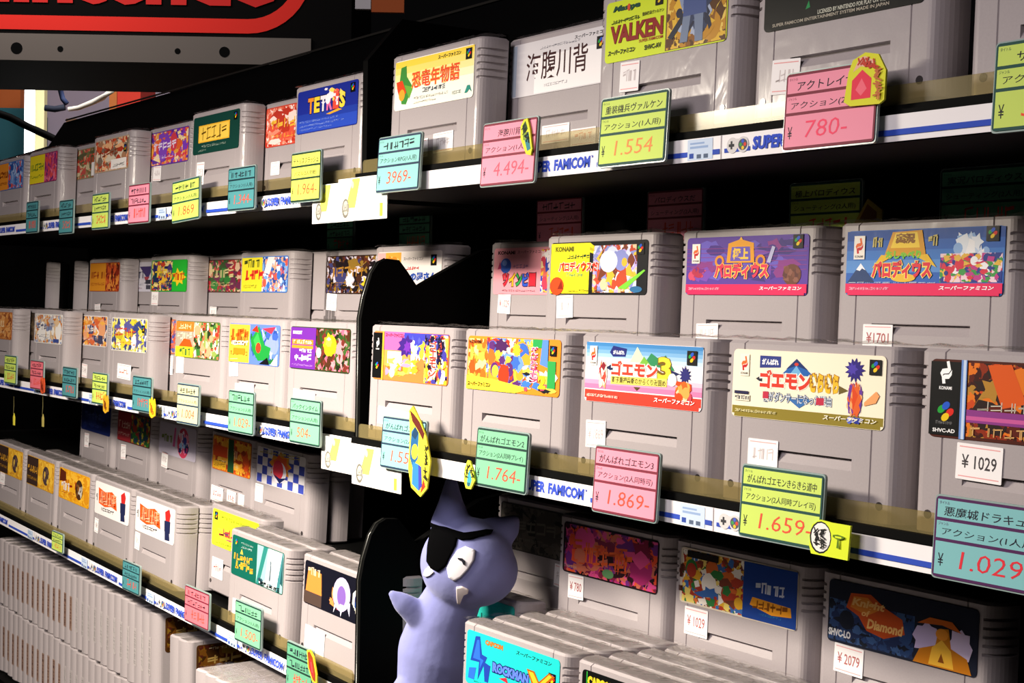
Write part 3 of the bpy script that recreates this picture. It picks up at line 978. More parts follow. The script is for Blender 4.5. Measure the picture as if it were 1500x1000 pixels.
# ------------------------------------------------------------------ the cartridge
CW, CH, CD = 0.1265, 0.0865, 0.0200
HF = 0.0550
GREY = mat('#a89fa1', 'shell')
DARKGREY = mat('#3a3536', 'glossy')


def shell_mesh(ribs=True):
    front = [(-HF, 0), (-.0455, 0), (-.0450, .0007), (-.0445, 0), (-.033, 0), (.033, 0), (.0445, 0), (.0450, .0007), (.0455, 0), (HF, 0)]
    rx, ry = CW / 2 - HF, 0.0150
    arcn = 8
    right = [(HF + rx * math.sin(math.pi / 2 * k / arcn), ry - ry * math.cos(math.pi / 2 * k / arcn), math.pi / 2 * k / arcn) for k in range(1, arcn + 1)]
    plan = [(x, y, None, 1) for x, y in front] + [(x, y, a, 1) for x, y, a in right]
    plan += [(CW / 2, CD, None, 1), (-CW / 2, CD, None, 1)]
    plan += [(-x, y, a, -1) for x, y, a in reversed(right)]
    n = len(plan)
    lev = [(0, .0012, 0), (.0014, 0, 0), (.0245, 0, 0), (.0305, 0, 0)]
    for k in range(5 if ribs else 0):
        z = .0580 + .0047 * k
        lev += [(z, 0, 0), (z + .0005, 0, .0014), (z + .0014, 0, .0014), (z + .0019, 0, 0)]
    lev += [(CH - .0016, 0, 0), (CH, .0014, 0)]
    vs, fs, sm = [], [], []
    for z, ins, rib in lev:
        for x, y, a, s in plan:
            px, py = x, y
            if rib and a is not None:
                px -= s * rib * math.sin(a); py += rib * math.cos(a) if a < 1.5 else 0
            if ins:
                px *= 1 - ins / (CW / 2)
                py = ins + py * (1 - 2 * ins / CD)
            vs.append((px, py, z))
    for i in range(len(lev) - 1):
        for k in range(n):
            if i == 2 and k == 4:
                continue
            k2 = (k + 1) % n
            fs.append((i * n + k, i * n + k2, (i + 1) * n + k2, (i + 1) * n + k))
    fs.append(tuple(reversed(range(n)))); fs.append(tuple(range((len(lev) - 1) * n, len(lev) * n)))
    b = len(vs)
    vs += [(-.032, .0034, .0300), (.032, .0034, .0300)]
    a0, a1, c0, c1 = 2 * n + 4, 2 * n + 5, 3 * n + 4, 3 * n + 5
    fs += [(a0, a1, b + 1, b), (b, b + 1, c1, c0), (a0, b, c0), (a1, c1, b + 1)]
    m = MB()
    m.raw(vs, fs, GREY)
    return m.mesh('shell')


SHELL = shell_mesh()
SHELL_PLAIN = shell_mesh(False)


def screw_mesh():
    m = MB()
    pts = [(.0021 * math.cos(2 * math.pi * k / 12), -.0003, .0021 * math.sin(2 * math.pi * k / 12)) for k in range(12)]
    m.prism(pts, (0, .0006, 0), DARKGREY)
    return m.mesh('screw')


SCREW = screw_mesh()


def wrap_mesh(seed):
    rnd = random.Random(seed)
    m = MB()
    nx, ny = 26, 5
    g = []
    for j in range(ny):
        for i in range(nx):
            x = -CW / 2 + .001 + (CW - .002) * i / (nx - 1)
            y = .0005 + (CD - .001) * j / (ny - 1)
            z = CH + .0006 + rnd.uniform(0, .0024) * (0.5 if j in (0, ny - 1) else 1)
            g.append((x + rnd.uniform(-.001, .001) if 0 < i < nx - 1 else x, y, z))
    fs = [(j * nx + i, j * nx + i + 1, (j + 1) * nx + i + 1, (j + 1) * nx + i) for j in range(ny - 1) for i in range(nx - 1)]
    m.raw(g, fs, M_WRAP)
    return m.mesh('plastic_wrap')


WRAPS = [wrap_mesh(s) for s in (1, 2, 3)]


def sticker_mesh(w, h, text, ink, seed):
    p = Print(w, h, .0005, '#f4f0f0', .0002, 'paper')
    p.R('#e8a0a0', .06, .08, .94, .11).R('#e8a0a0', .06, .89, .94, .92)
    if text:
        p.T(text, ink, .12, .32, .88, .70, .01)
    else:
        p.S(ink, .15, .35, .85, .7, seed, 4)
    return p.mb.mesh('price_sticker')


LABELS = {}
_count = [0]


def cartridge(art_name, label, loc, tilt=.03, yaw=0.0, group=None, stickers=(), detail=True, scale=1.0, roll=0.0, ribs=True, thin=1.0):
    """front face towards -y, origin at the middle of its lower front edge"""
    _count[0] += 1
    t = thing('game_cartridge', label, 'game cartridge', (loc[0], loc[1], loc[2] + .0008), (-tilt, roll, yaw), group)
    t.scale = (scale, thin, 1)
    link('shell', SHELL if ribs else SHELL_PLAIN, t)
    if art_name:
        if art_name not in LABELS:
            LABELS[art_name] = ART[art_name]().mb.mesh('label_print')
        link('label_print', LABELS[art_name], t, (0, -.0001, .0458))
    if detail:
        link('screw', SCREW, t, (-.0515, 0, .0095))
        link('screw', SCREW, t, (.0515, 0, .0095))
    link('plastic_wrap', WRAPS[_count[0] % 3], t)
    for i, st in enumerate(stickers):
        x, z, w, h = st[:4]
        text = st[4] if len(st) > 4 else None
        ink = st[5] if len(st) > 5 else '#cfc4c4'
        link('price_sticker', sticker_mesh(w, h, text, ink, _count[0] + i), t, (x, -.0003, z), (0, .05 * ((_count[0] % 5) - 2) / 2, 0))
    return t


# ------------------------------------------------------------------ setting: walls, floor, ceiling
def slab(name, x0, y0, z0, x1, y1, z1, m):
    b = MB(); b.box(x0, y0, z0, x1, y1, z1, m)
    return struct(b.build(name))


slab('floor', -6.5, -2.6, -1.32, 2.5, 4.0, -1.30, mat('#4a423c', 'paper'))
slab('ceiling', -6.5, -2.6, 2.30, 2.5, 4.0, 2.32, mat('#0c0b0b', 'paper'))
slab('wall_back', -3.2, .262, -1.30, 1.1, .275, .325, BLACK)

# ------------------------------------------------------------------ shelves
FR, FL = .012, .031          # depth of the front rows in the two racks
YR, YL = 0.0, .019           # depth of the shelf edges
SLOPE = .0225                # the lowest shelf of the left rack runs slightly downhill


def strip_mesh(length, first=0.0):
    """printed shelf edge strip: pad, words and a blue line, repeating as pieces of paper"""
    p = Print(length, .0125, .0003, '#f2eef0', .0005, 'paper')
    pitch = .1987

    def U(x):
        return x / length
    x = first
    while x < length:
        def r(c, a, b, v0, v1):
            a_, b_ = max(0, x + a), min(length, x + b)
            if b_ > a_:
                p.R(c, U(a_), v0, U(b_), v1)
        r('#b0a8ac', .0, .0006, 0, 1)
        r('#2446b0', .003, .0222, .24, .42)
        if x + .0045 > 0 and x + .0215 < length:
            c = x + .013
            p.E('#d4d0d0', U(c - .004), .52, U(.0042), U(.0042)).E('#d4d0d0', U(c + .004), .52, U(.0042), U(.0042)).R('#d4d0d0', U(c - .004), .44, U(c + .004), .78)
            p.R('#303036', U(c - .0066), .46, U(c - .0024), .58).R('#303036', U(c - .0052), .36, U(c - .0038), .70)
            p.E('#50505a', U(c + .004), .52, U(.0034), U(.0030)).E('#d84030', U(c + .0056), .52, U(.001), U(.001)).E('#3a9a4a', U(c + .0024), .52, U(.001), U(.001)).E('#e8c030', U(c + .004), .38, U(.001), U(.001)).E('#3a58c8', U(c + .004), .66, U(.001), U(.001))
        if x + .0242 > 0 and x + .0887 < length:
            p.T('SUPER', '#2446c0', U(x + .0242), .24, U(x + .0468), .80, .05, .1).T('FAMICOM', '#2446c0', U(x + .0500), .24, U(x + .0865), .80, .05, .1).T('TM', '#2446c0', U(x + .0872), .68, U(x + .0890), .80, .02)
        r('#1f46b8', .0925, .1740, .22, .44)
        r('#c4d4ea', .1725, .1925, .06, .96)
        r('#8fa8d0', .1745, .1890, .56, .66); r('#8fa8d0', .1745, .1860, .74, .82); r('#2446a0', .1740, .1775, .14, .36); r('#50607a', .1800, .1835, .12, .3); r('#50607a', .1855, .189, .12, .3)
        r('#2446b0', .1925, .1980, .22, .44)
        x += pitch
    return p.mb.mesh('edge_strip')


def lip_mesh(length, depth_y):
    m = MB()
    pts = []
    h, c = .0105, .003
    for cx, cz, a0 in ((length - c, h - c, 0), (c, h - c, 90)):
        for k in range(5):
            a = math.radians(a0 + 22.5 * k)
            pts.append((cx + c * math.cos(a), 0, cz + c * math.sin(a)))
    pts += [(0, 0, 0), (length, 0, 0)]
    m.prism(pts, (0, .0012, 0), M_LIP)
    return m.mesh('clear_lip')


def shelf(label, x0, x1, y0, z, first, step=True, slope=0.0, depth=.24, step_y=.06, lip=True):
    """z is the upper face; origin at the left front upper edge"""
    t = thing('display_shelf', label, 'shelf', (x0, y0, z), (0, slope, 0))
    ln = x1 - x0
    b = MB(); b.box(0, .0025, -.0143, ln, depth, 0, BLACK); b.build('shelf_board', t)
    if step:
        s = MB(); s.box(0, step_y, .0, ln, depth - .004, .0655, BLACK); s.build('riser_step', t)
    link('edge_strip', strip_mesh(ln, first), t, (ln / 2, .0008, -.0140))
    if lip:
        link('clear_lip', lip_mesh(ln - .012, 0), t, (.006, .0055, .0026))
        r = MB(); r.box(.002, .0016, -.0012, ln - .002, .0050, .0030, BLACK); r.build('edge_rail', t)
    return t


shelf('black top shelf of the right rack with a white and blue edge strip', -.402, .92, YR, .198, -.197 + .402, step=False)
shelf('black middle shelf of the right rack with a white and blue edge strip', -.402, .92, YR, 0.0, -.197 + .402, step_y=.084)
shelf('black lower shelf of the right rack, below the plush toy', -.402, .92, YR, -.200, -.197 + .402, step_y=.1035)
shelf('black top shelf of the left rack below the red bordered sign', -1.75, -.428, YL, .1965, -.609 - 6 * .1987 + 1.75, step=False)
shelf('black middle shelf of the left rack with a white and blue edge strip', -1.75, -.428, YL, 0.0, -.609 - 6 * .1987 + 1.75, step_y=.076)
shelf('black third shelf of the left rack, above the cartridges filed sideways', -1.75, -.428, YL, -.1988 + SLOPE * (1.75 - .428), -.628 - 6 * .1987 + 1.75, slope=math.atan(SLOPE), step_y=.076)
shelf('black fourth shelf of the left rack, under the upper row of filed cartridges', -1.75, -.845, .045, -.3065, .0, step=False, lip=False)


def divider(label, x, y0, z0, z1):
    outline = [(y0, z0), (y0, z0 + .092), (y0 + .003, z0 + .108), (y0 + .009, z0 + .127), (y0 + .015, z0 + .1355), (y0 + .022, z0 + .1388), (y0 + .033, z0 + .138), (y0 + .041, z0 + .129), (y0 + .050, z0 + .1175),
               (y0 + .067, z0 + .1265), (y0 + .083, z0 + .1345), (y0 + .110, z0 + .148), (.255, z0 + .17), (.255, z0)]
    m = MB()
    m.prism([(x, y, z) for y, z in outline], (.0075, 0, 0), BLACK)
    o = m.build('shelf_divider')
    e = MB(); e.tube([(x + .004, y - .0003, z) for y, z in outline[:6]], .0007, mat('#3a3a36', 'glossy'), 6)
    tag(o, label, 'shelf divider')
    e.build('metal_edging', o)
    return o


divider('black end panel between the racks on the middle shelf, notched top', -.4235, .0175, 0.0, .17)
divider('black end panel between the racks on the lower shelf, beside the plush toy', -.4235, .0205, -.203, -.04)

b = MB(); b.prism([(-.4235, y, z) for y, z in ((.02, .2), (.02, .29), (.05, .325), (.25, .325), (.25, .2))], (.0075, 0, 0), BLACK)
tag(b.build('shelf_divider'), 'black end panel between the racks on the top shelf', 'shelf divider')

b = MB(); b.prism([(-2.0, .150, .1990), (1.0, .150, .1990), (1.0, .150, .358), (-1.53, .150, .353), (-1.60, .150, .325), (-2.0, .150, .318)], (0, .008, 0), BLACK)
hp = b.build('back_panel')
tag(hp, 'black panel standing behind the cartridges of the top shelf', 'panel')
e = MB(); e.box(-1.52, .1485, .3545, 1.0, .1498, .3565, mat('#2c2a26', 'glossy')); e.build('top_trim', hp)

# ------------------------------------------------------------------ cartridges on the shelves
LC = .0527


def put(row, art_name, label, x_left, y, z, **k):
    return cartridge(art_name, label, (x_left + LC, y, z), **k)


# top shelf, right rack
put(0, 'dino_story', 'grey cartridge whose yellow and white label has a green dinosaur shape and red title', -.3633, FR, .1985, stickers=[(-.020, .009, .034, .013, ''), (.017, .011, .026, .014, '')])
put(0, 'river_back', 'grey cartridge with a silver white label and four dark brushed characters', -.2500, FR + .026, .1985, stickers=[(-.0, .012, .03, .012, ''), (.03, .008, .026, .011, '', '#d87a50')])
put(0, 'lime_robot', 'grey cartridge with a lime label lettered VALKEN in dark red', -.1149, FR, .2030, stickers=[(-.029, .027, .0175, .0175, '')])
put(0, 'black_small_print', 'grey cartridge with a black label, behind the pink card priced 780', .0190, FR, .2030, stickers=[(-.036, .012, .02, .018, '')])
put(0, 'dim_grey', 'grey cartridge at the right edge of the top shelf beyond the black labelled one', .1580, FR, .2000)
# top shelf, left rack
put(0, 'navy_blocks', 'grey cartridge with a navy blue label and a title in coloured letters', -.5591, FL, .1990)
put(0, 'red_white', 'grey cartridge with a red label, half behind the navy labelled one', -.6665, FL + .022, .1975, stickers=[(-.03, .02, .018, .012, '')])
put(0, 'green_plate', 'grey cartridge with a dark green label carrying a yellow plate', -.7818, FL, .1975, stickers=[(-.033, .016, .018, .022, '')])
put(0, 'purple_flame', 'grey cartridge with a purple and orange label on the top shelf', -.9521, FL + .022, .1985, stickers=[(-.03, .03, .022, .016, '')])
put(0, 'beige_red', 'grey cartridge with a beige and red label carrying a white box', -1.0616, FL, .1970)
put(0, 'olive_red', 'grey cartridge with an olive and red label, partly behind the beige one', -1.2009, FL + .022, .1985)
put(0, 'yellow_magenta', 'grey cartridge with a label half yellow and half magenta', -1.3000, FL, .1975)
put(0, 'orange_blue', 'grey cartridge with an orange and blue label at the far end of the top shelf', -1.4350, FL, .1965)

# middle shelf, right rack, front row
put(0, 'festival', 'grey cartridge with a pink and orange label edged by a black strip', -.3892, FR, .0008, stickers=[(-.02, .012, .045, .013, '')])
put(0, 'festival_two', 'grey cartridge with a busy orange label and a green upright bar', -.2598, FR, .0008)
put(0, 'lion_mountain', 'grey cartridge with a sky blue label, red bar and a big yellow 3', -.1286, FR, .0008, stickers=[(-.040, .018, .019, .0165, '¥ 1869', '#c0a8a8')])
put(0, 'sparkling_road', 'grey cartridge with a cream label over an olive bar', .0008, FR, .0008, stickers=[(-.028, .019, .022, .016, '')])
put(0, 'castle_dark', 'grey cartridge with a burnt orange label and a white ¥ 1029 sticker', .1330, FR, .0008, stickers=[(-.024, .0275, .025, .0165, '¥ 1029', '#3a3438')])
# middle shelf, right rack, back row on the step
BR = .090
put(0, 'pink_bee', 'grey cartridge with a pink label and a title in rainbow letters', -.3800, BR + .024, .0660, stickers=[(-.037, .031, .017, .0155, '¥ 1029', '#b06060')])
put(0, 'yellow_parody', 'grey cartridge with a label half yellow, half black, in bright wrap', -.2560, BR - .012, .0660, stickers=[(-.034, .0295, .019, .0155, '')])
put(0, 'purple_parody', 'grey cartridge with a purple label above a magenta bar', -.1262, BR, .0665, stickers=[(-.031, .016, .02, .012, '')])
put(0, 'blue_parody', 'grey cartridge with a sky blue label above a magenta bar', .0084, BR, .0668, stickers=[(-.028, .015, .021, .015, '¥1701', '#b06060')])
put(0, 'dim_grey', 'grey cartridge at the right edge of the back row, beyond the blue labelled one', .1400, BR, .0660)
# middle shelf, left rack, front row
put(0, 'purple_maze', 'grey cartridge with a purple panel and a yellow star burst on its label', -.5658, FL, .0005, stickers=[(-.025, .008, .04, .02, '')])
put(0, 'jungle_lizard', 'grey cartridge with a label of yellow panel and green jungle creature', -.6925, FL, .0005, stickers=[(-.040, .033, .019, .018, ''), (-.015, .01, .04, .018, '')])
put(0, 'peach_crowd', 'grey cartridge with an orange and yellow panel beside a crowded peach picture', -.8195, FL, .0005, stickers=[(-.040, .03, .019, .018, '')])
put(0, 'orange_sliver', 'grey cartridge showing only an orange and blue sliver of label', -.9023, FL + .023, .0005, stickers=[(-.042, .024, .02, .02, '')])
put(0, 'pale_yellow', 'grey cartridge with a pale yellow and blue label on the middle shelf', -1.0029, FL, .0005, stickers=[(-.01, .016, .04, .016, '', '#d06a50')])
put(0, 'sunset_wave', 'grey cartridge with a white label of orange waves and dark blue', -1.1861, FL + .023, .0005, stickers=[(-.02, .008, .02, .016, '')])
put(0, 'white_orange', 'grey cartridge with a whitish label and a small orange patch', -1.2750, FL, .0005)
put(0, 'dark_dim', 'grey cartridge with a dark brown label, behind the whitish labelled one', -1.4200, FL + .023, .0005)
put(0, 'plain_orange', 'grey cartridge at the far left end of the middle shelf, orange label edge', -1.4770, FL, .0005)
# middle shelf, left rack, back row
BL = .105
put(0, 'roof_shop', 'grey cartridge with a whitish label and blue title, above the notched black panel', -.5480, BL, .0658)
put(0, 'brown_warrior', 'grey cartridge with a dark brown label and pale figure shape', -.6850, BL + .022, .0655, stickers=[(-.04, .03, .02, .016, '')])
put(0, None, 'plain grey cartridge end right of the yellow and blue labelled one', -.7700, BL + .022, .0655)
put(0, 'yellow_blue_kids', 'grey cartridge with a label half yellow, half bright blue', -.8280, BL, .0660)
put(0, 'red_green', 'grey cartridge with a dark red and green label in the back row', -.9700, BL + .022, .0658, stickers=[(-.03, .018, .018, .012, '')])
put(0, 'green_heroes', 'grey cartridge with a bright green label and yellow star', -1.0770, BL, .0660, stickers=[(-.04, .03, .02, .017, '')])
put(0, 'white_heart', 'grey cartridge with a white label and dark purple heart shape', -1.2150, BL + .022, .0660, stickers=[(-.02, .016, .018, .012, '')])
put(0, 'orange_scene', 'grey cartridge with an orange and rust label in the back row', -1.2880, BL, .0656, stickers=[(-.02, .018, .02, .012, '')])
cartridge('dark_dim', 'dim grey cartridge seen end-on in the back row, left of the orange labelled one', (-1.455, .150, .0664), yaw=-.50)
cartridge('red_green', 'dim grey cartridge seen end-on deep in the back row, far left', (-1.590, .150, .0664), yaw=-.42)


# third shelf, left rack
def z3(x):
    return -.1985 + SLOPE * (-.428 - x) + .0008


def low(art_name, label, x_left, y, dz=0.0, **k):
    x = x_left + LC
    return cartridge(art_name, label, (x, y, z3(x) + dz), roll=math.atan(SLOPE), **k)


def behind(x_left, y, what, n, dx=.004, dz=0.0):
    for k in range(n):
        low('dim_grey', 'grey wrapped cartridge standing in line behind the ' + what, x_left + dx * (k + 1), y + .0212 * (k + 1), dz, group='cartridges in line behind the ' + what, detail=False)


low('night_jelly', 'grey cartridge with a black label and a pale violet jellyfish shape', -.5350, FL, stickers=[(-.03, .008, .035, .02, '')])
behind(-.5350, FL, 'black jellyfish label', 1)
low('bottle_green', 'grey cartridge with a dark green label and a white bottle shape', -.6715, FL - .0045, stickers=[(-.015, .004, .06, .022, '')])
behind(-.6715, FL - .0045, 'dark green bottle label', 1, .005)
low('lime_title', 'grey cartridge with a lime label, half behind the dark green labelled one', -.7950, FL + .030, .004, stickers=[(-.036, .014, .026, .020, '', '#d85a4a')])
for xl, a, lab, st in ((-.9249, 'white_brush', 'grey cartridge with white label and orange lettering, nearest the lime labelled one', [(-.045, .026, .014, .018, '')]),
                       (-1.0504, 'white_brush', 'grey cartridge with white label and orange lettering, beside the gold labelled ones', [(-.045, .024, .012, .016, '')]),
                       (-1.1760, 'gold_pair_bright', 'grey cartridge with a gold label and one dark oval, beside the white labelled pair', []),
                       (-1.3020, 'gold_pair', 'grey cartridge with a dark and gold label, second of the gold labelled ones', []),
                       (-1.4280, 'gold_pair', 'grey cartridge with a dark and gold label, farthest along the third shelf', [(-.03, .03, .02, .016, '')])):
    low(a, lab, xl, FL, stickers=st)
behind(-.9249, FL, 'white and orange label next to lime', 1, .006)
behind(-1.0504, FL, 'other white and orange label', 1, .004)
behind(-1.1760, FL, 'gold label with one oval', 1, .004)
behind(-1.3020, FL, 'second gold label', 1, .004)
b2 = .0655
LBY = .104
low('check_flag', 'grey cartridge with a blue and white chequered label', -.7850, LBY, b2, stickers=[(-.045, .026, .018, .018, '')])
low('orange_gates', 'grey cartridge with an orange label split by a dark green band', -.9000, LBY + .0, b2, stickers=[(-.035, .012, .034, .016, '', '#d04a4a'), (.005, .012, .024, .016, '', '#d04a4a'), (.032, .012, .016, .016, '')], scale=.9)
low('lilac_globe', 'grey cartridge with a lilac label and a pink and blue round burst', -1.0450, LBY, b2, stickers=[(-.035, .03, .018, .018, '')])
low('red_leaf', 'grey cartridge with a red and green label, beside the lilac labelled one', -1.1800, LBY, b2, stickers=[(-.03, .024, .016, .018, '')])
low('navy_top', 'grey cartridge with a plain navy label in the dark of the third shelf', -1.3120, LBY, b2, stickers=[(-.03, .024, .016, .018, '')])
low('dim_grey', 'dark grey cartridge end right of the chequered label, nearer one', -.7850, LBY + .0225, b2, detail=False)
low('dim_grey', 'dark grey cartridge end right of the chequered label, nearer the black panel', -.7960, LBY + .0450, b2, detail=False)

# lower shelf, right rack: lines of cartridges one behind the other
ZR = -.1992
for xl, a, lab, nm in ((-.2550, 'cyan_x', 'grey cartridge with a turquoise label lettered ROCKMAN and a golden X', 'turquoise label'),
                       (-.1265, 'black_neon', 'grey cartridge with a black label, yellow CAPCOM and green lines', 'black neon label'),
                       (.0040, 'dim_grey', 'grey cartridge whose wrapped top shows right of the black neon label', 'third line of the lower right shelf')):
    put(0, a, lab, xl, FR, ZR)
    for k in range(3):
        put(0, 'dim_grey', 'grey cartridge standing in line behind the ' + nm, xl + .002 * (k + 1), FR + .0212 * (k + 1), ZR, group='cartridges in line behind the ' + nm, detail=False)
RB = .106
put(0, 'gem_fire', 'grey cartridge with a black label of magenta and fiery red shapes', -.2720, RB, -.1342, stickers=[(-.036, .028, .018, .017, '¥ 780', '#b06060')])
put(0, 'star_party', 'grey cartridge with a label of crowded figures left and navy panel right', -.1440, RB, -.1342, stickers=[(-.036, .026, .022, .018, '¥ 1029', '#b06060')])
put(0, 'knight_plate', 'grey cartridge with a dark blue label lettered Knight of Diamond', -.0140, RB, -.1342, stickers=[(-.036, .029, .022, .0165, '¥ 2079', '#b06060')])
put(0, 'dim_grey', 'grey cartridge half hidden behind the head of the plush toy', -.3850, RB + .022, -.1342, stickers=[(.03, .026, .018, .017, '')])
put(0, 'teal_plain', 'grey cartridge with a teal label, behind the arm of the plush toy', -.4030, FR + .069, ZR, detail=False)

SPINES = []
for i, (c, nn) in enumerate((('#8a8484', 5), ('#6a4a40', 7), ('#959090', 4), ('#4f3a38', 6))):
    p = Print(.040, .0085, .0005, ('#b0a8a8', '#937a6c', '#b4acac', '#8a6e60')[i], .0002)
    p.S(c, .05, .2, .95, .8, i + 2, nn + 4, .2)
    SPINES.append(p.mb.mesh('spine_print'))


# fourth shelf, left rack: cartridges filed sideways like books
for tier, (z0, xs, n) in enumerate(((-.3060, -.8610, 27), (-.3935, -.9000, 27))):
    for k in range(n):
        x = xs - .0206 * k
        first = k == 0
        nm = 'upper' if tier == 0 else 'lower'
        lab = ('grey cartridge filed sideways, gold picture on its face, end of the upper row' if first and tier == 0 else
               'grey cartridge filed sideways, end of the lower row, picture mostly hidden' if first else
               'light grey cartridge filed sideways like a book in the %s row of the left rack' % nm)
        fc = cartridge('gold_brown' if k < 1 else None, lab, (x, .031 + CW / 2, z0 + .0008 * ((k * 7) % 3)), 0.0, math.pi / 2, thin=.86, group=None if first else 'cartridges filed sideways in the %s row' % nm, detail=False, ribs=False,
                  stickers=[(-.03, .02, .016, .018, '')] if first and tier == 0 else ())
        # upright print on the flat end that faces the aisle
        sp_ = link('spine_print', SPINES[(k % 2) * 2 if k < 12 else 1 + 2 * (k % 2)], fc)
        sp_.matrix_local = Matrix(((0, 0, 0, 0),) * 4) if False else Matrix.Translation((-CW / 2 - .0001, .0135, .040)) @ Matrix.Rotation(-math.pi / 2, 4, 'Z') @ Matrix.Rotation(-math.pi / 2, 4, 'Y')
for k, x in enumerate((-.7780, -.7990)):
    lab = 'grey cartridge filed sideways under the pink card, gold picture facing out' if k == 0 else 'white looking cartridge end beside the gold picture under the pink card'
    cartridge('gold_brown' if k == 0 else None, lab, (x, .030 + CW / 2, -.3180), 0.0, math.pi / 2, detail=False, ribs=False)
for k in range(7):
    cartridge(None, 'light grey cartridge end in the row below the dark green 1.500 card', (-.6120 + .0206 * k, -.022 + CW / 2, -.3060), 0.0, math.pi / 2, group='cartridges filed sideways below the green card', detail=False, ribs=False)
b = MB(); b.box(-.632, -.026, -.330, -.440, .255, -.3062, BLACK); tag(b.build('storage_tray'), 'black tray under the row of cartridge ends below the green card', 'tray')
b = MB(); b.box(-.836, .02, -.342, -.640, .255, -.3182, BLACK); tag(b.build('storage_tray'), 'black tray under the cartridge with the gold picture', 'tray')
b = MB(); b.box(-1.50, .02, -.418, -.85, .255, -.3940, BLACK); tag(b.build('storage_tray'), 'black tray under the lower row of sideways cartridges', 'tray')

# ------------------------------------------------------------------ price cards
CWD, CHT = .0570, .0380
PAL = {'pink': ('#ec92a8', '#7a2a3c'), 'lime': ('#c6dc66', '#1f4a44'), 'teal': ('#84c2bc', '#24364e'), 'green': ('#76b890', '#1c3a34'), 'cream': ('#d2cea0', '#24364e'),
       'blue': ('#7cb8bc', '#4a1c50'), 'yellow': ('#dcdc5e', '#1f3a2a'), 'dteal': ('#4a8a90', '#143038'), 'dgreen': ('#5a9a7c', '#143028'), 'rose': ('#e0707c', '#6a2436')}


def price_card(label, pal, title, genre, price, x, y, z, w=CWD, h=CHT, lean=.06, yaw=0.0, roll=0.0, price_ink='#e2503a', diecut=None, ink='#161626'):
    bg, line = PAL[pal]
    t = thing('price_card', label, 'price card', (x, y, z), (-lean, roll, yaw))
    sl = MB()
    c = .002
    pts = []
    for cx, cz, a0 in ((w / 2 + .0008 - c, c - .0008, -90), (w / 2 + .0008 - c, h + .0008 - c, 0), (-w / 2 - .0008 + c, h + .0008 - c, 90), (-w / 2 - .0008 + c, c - .0008, 180)):
        for k in range(4):
            a = math.radians(a0 + 30 * k); pts.append((cx + c * math.cos(a), 0, cz + c * math.sin(a)))
    sl.prism(pts, (0, .0016, 0), M_SLEEVE)
    sl.build('plastic_sleeve', t)
    p = Print(w, h, .0018, line, .0003, 'card')
    for v0, v1 in ((.74, .965), (.485, .70), (.035, .445)):
        p.R(bg, .018, v0, .982, v1)
    p.T('タイトル', line, .035, .905, .13, .945, 0).T('ジャンル', line, .035, .645, .13, .685, 0)
    if title:
        n = len(title)
        wd = min(.86, .105 * n)
        a = .06 + (.88 - wd) * .5
        p.T(title, ink, a, .765, a + wd, .885, .006, .08)
    else:
        p.S(ink, .12, .77, .86, .90, hash(label) % 97 if False else len(label), 6, .16)
    if genre:
        n = len(genre)
        wd = min(.86, .085 * n)
        a = .06 + (.88 - wd) * .45
        p.T(genre, ink, a, .51, a + wd, .62, .0, .08)
    else:
        p.S(ink, .12, .51, .86, .63, len(label) + 3, 7, .16)
    p.T('¥', ink, .05, .14, .10, .30, .0)
    if price:
        wd = .115 * len(price)
        p.T(price, price_ink, .25, .14, min(.25 + wd, .90), .36, -.006, .10)
    else:
        p.S(price_ink, .28, .14, .85, .38, len(label) + 7, 5, .10)
    p.mb.build('card_print', t, loc=(0, -.0002, 0))
    if diecut:
        diecut(t)
    return t


def cutout(t, pts, loc, edge, shapes, sc=1.0, rot=0.0, thick=.0012, name='diecut_sticker'):
    """die-cut card sign: outline in metres, printed shapes on top"""
    m = MB()
    m.prism([(x * sc, 0, z * sc) for x, z in pts], (0, thick, 0), mat(edge, 'card'))
    y = 0.0
    for c, poly in shapes:
        y -= .00003
        m.poly([(px * sc, y, pz * sc) for px, pz in poly], mat(c, 'card'))
    return m.build(name, t, loc=loc, rot=(0, rot, 0))


def ell(cx, cz, rx, rz, n=16, a0=0, a1=360):
    return [(cx + rx * math.cos(math.radians(a0 + (a1 - a0) * k / n)), cz + rz * math.sin(math.radians(a0 + (a1 - a0) * k / n))) for k in range(n)]


def marks(x0, z0, x1, z1, c, seed, n=6):
    rnd = random.Random(seed)
    out = []
    for k in range(n):
        t = (k + .5) / n
        x, z = x0 + (x1 - x0) * t, z0 + (z1 - z0) * t
        for _ in range(3):
            a = rnd.uniform(0, 3.14); l, w = rnd.uniform(.0012, .0024), .00035
            ca, sa = math.cos(a), math.sin(a)
            ox, oz = x + rnd.uniform(-.001, .001), z + rnd.uniform(-.001, .001)
            out.append((c, [(ox - l * ca + w * sa, oz - l * sa - w * ca), (ox + l * ca + w * sa, oz + l * sa - w * ca), (ox + l * ca - w * sa, oz + l * sa + w * ca), (ox - l * ca - w * sa, oz - l * sa + w * ca)]))
    return out


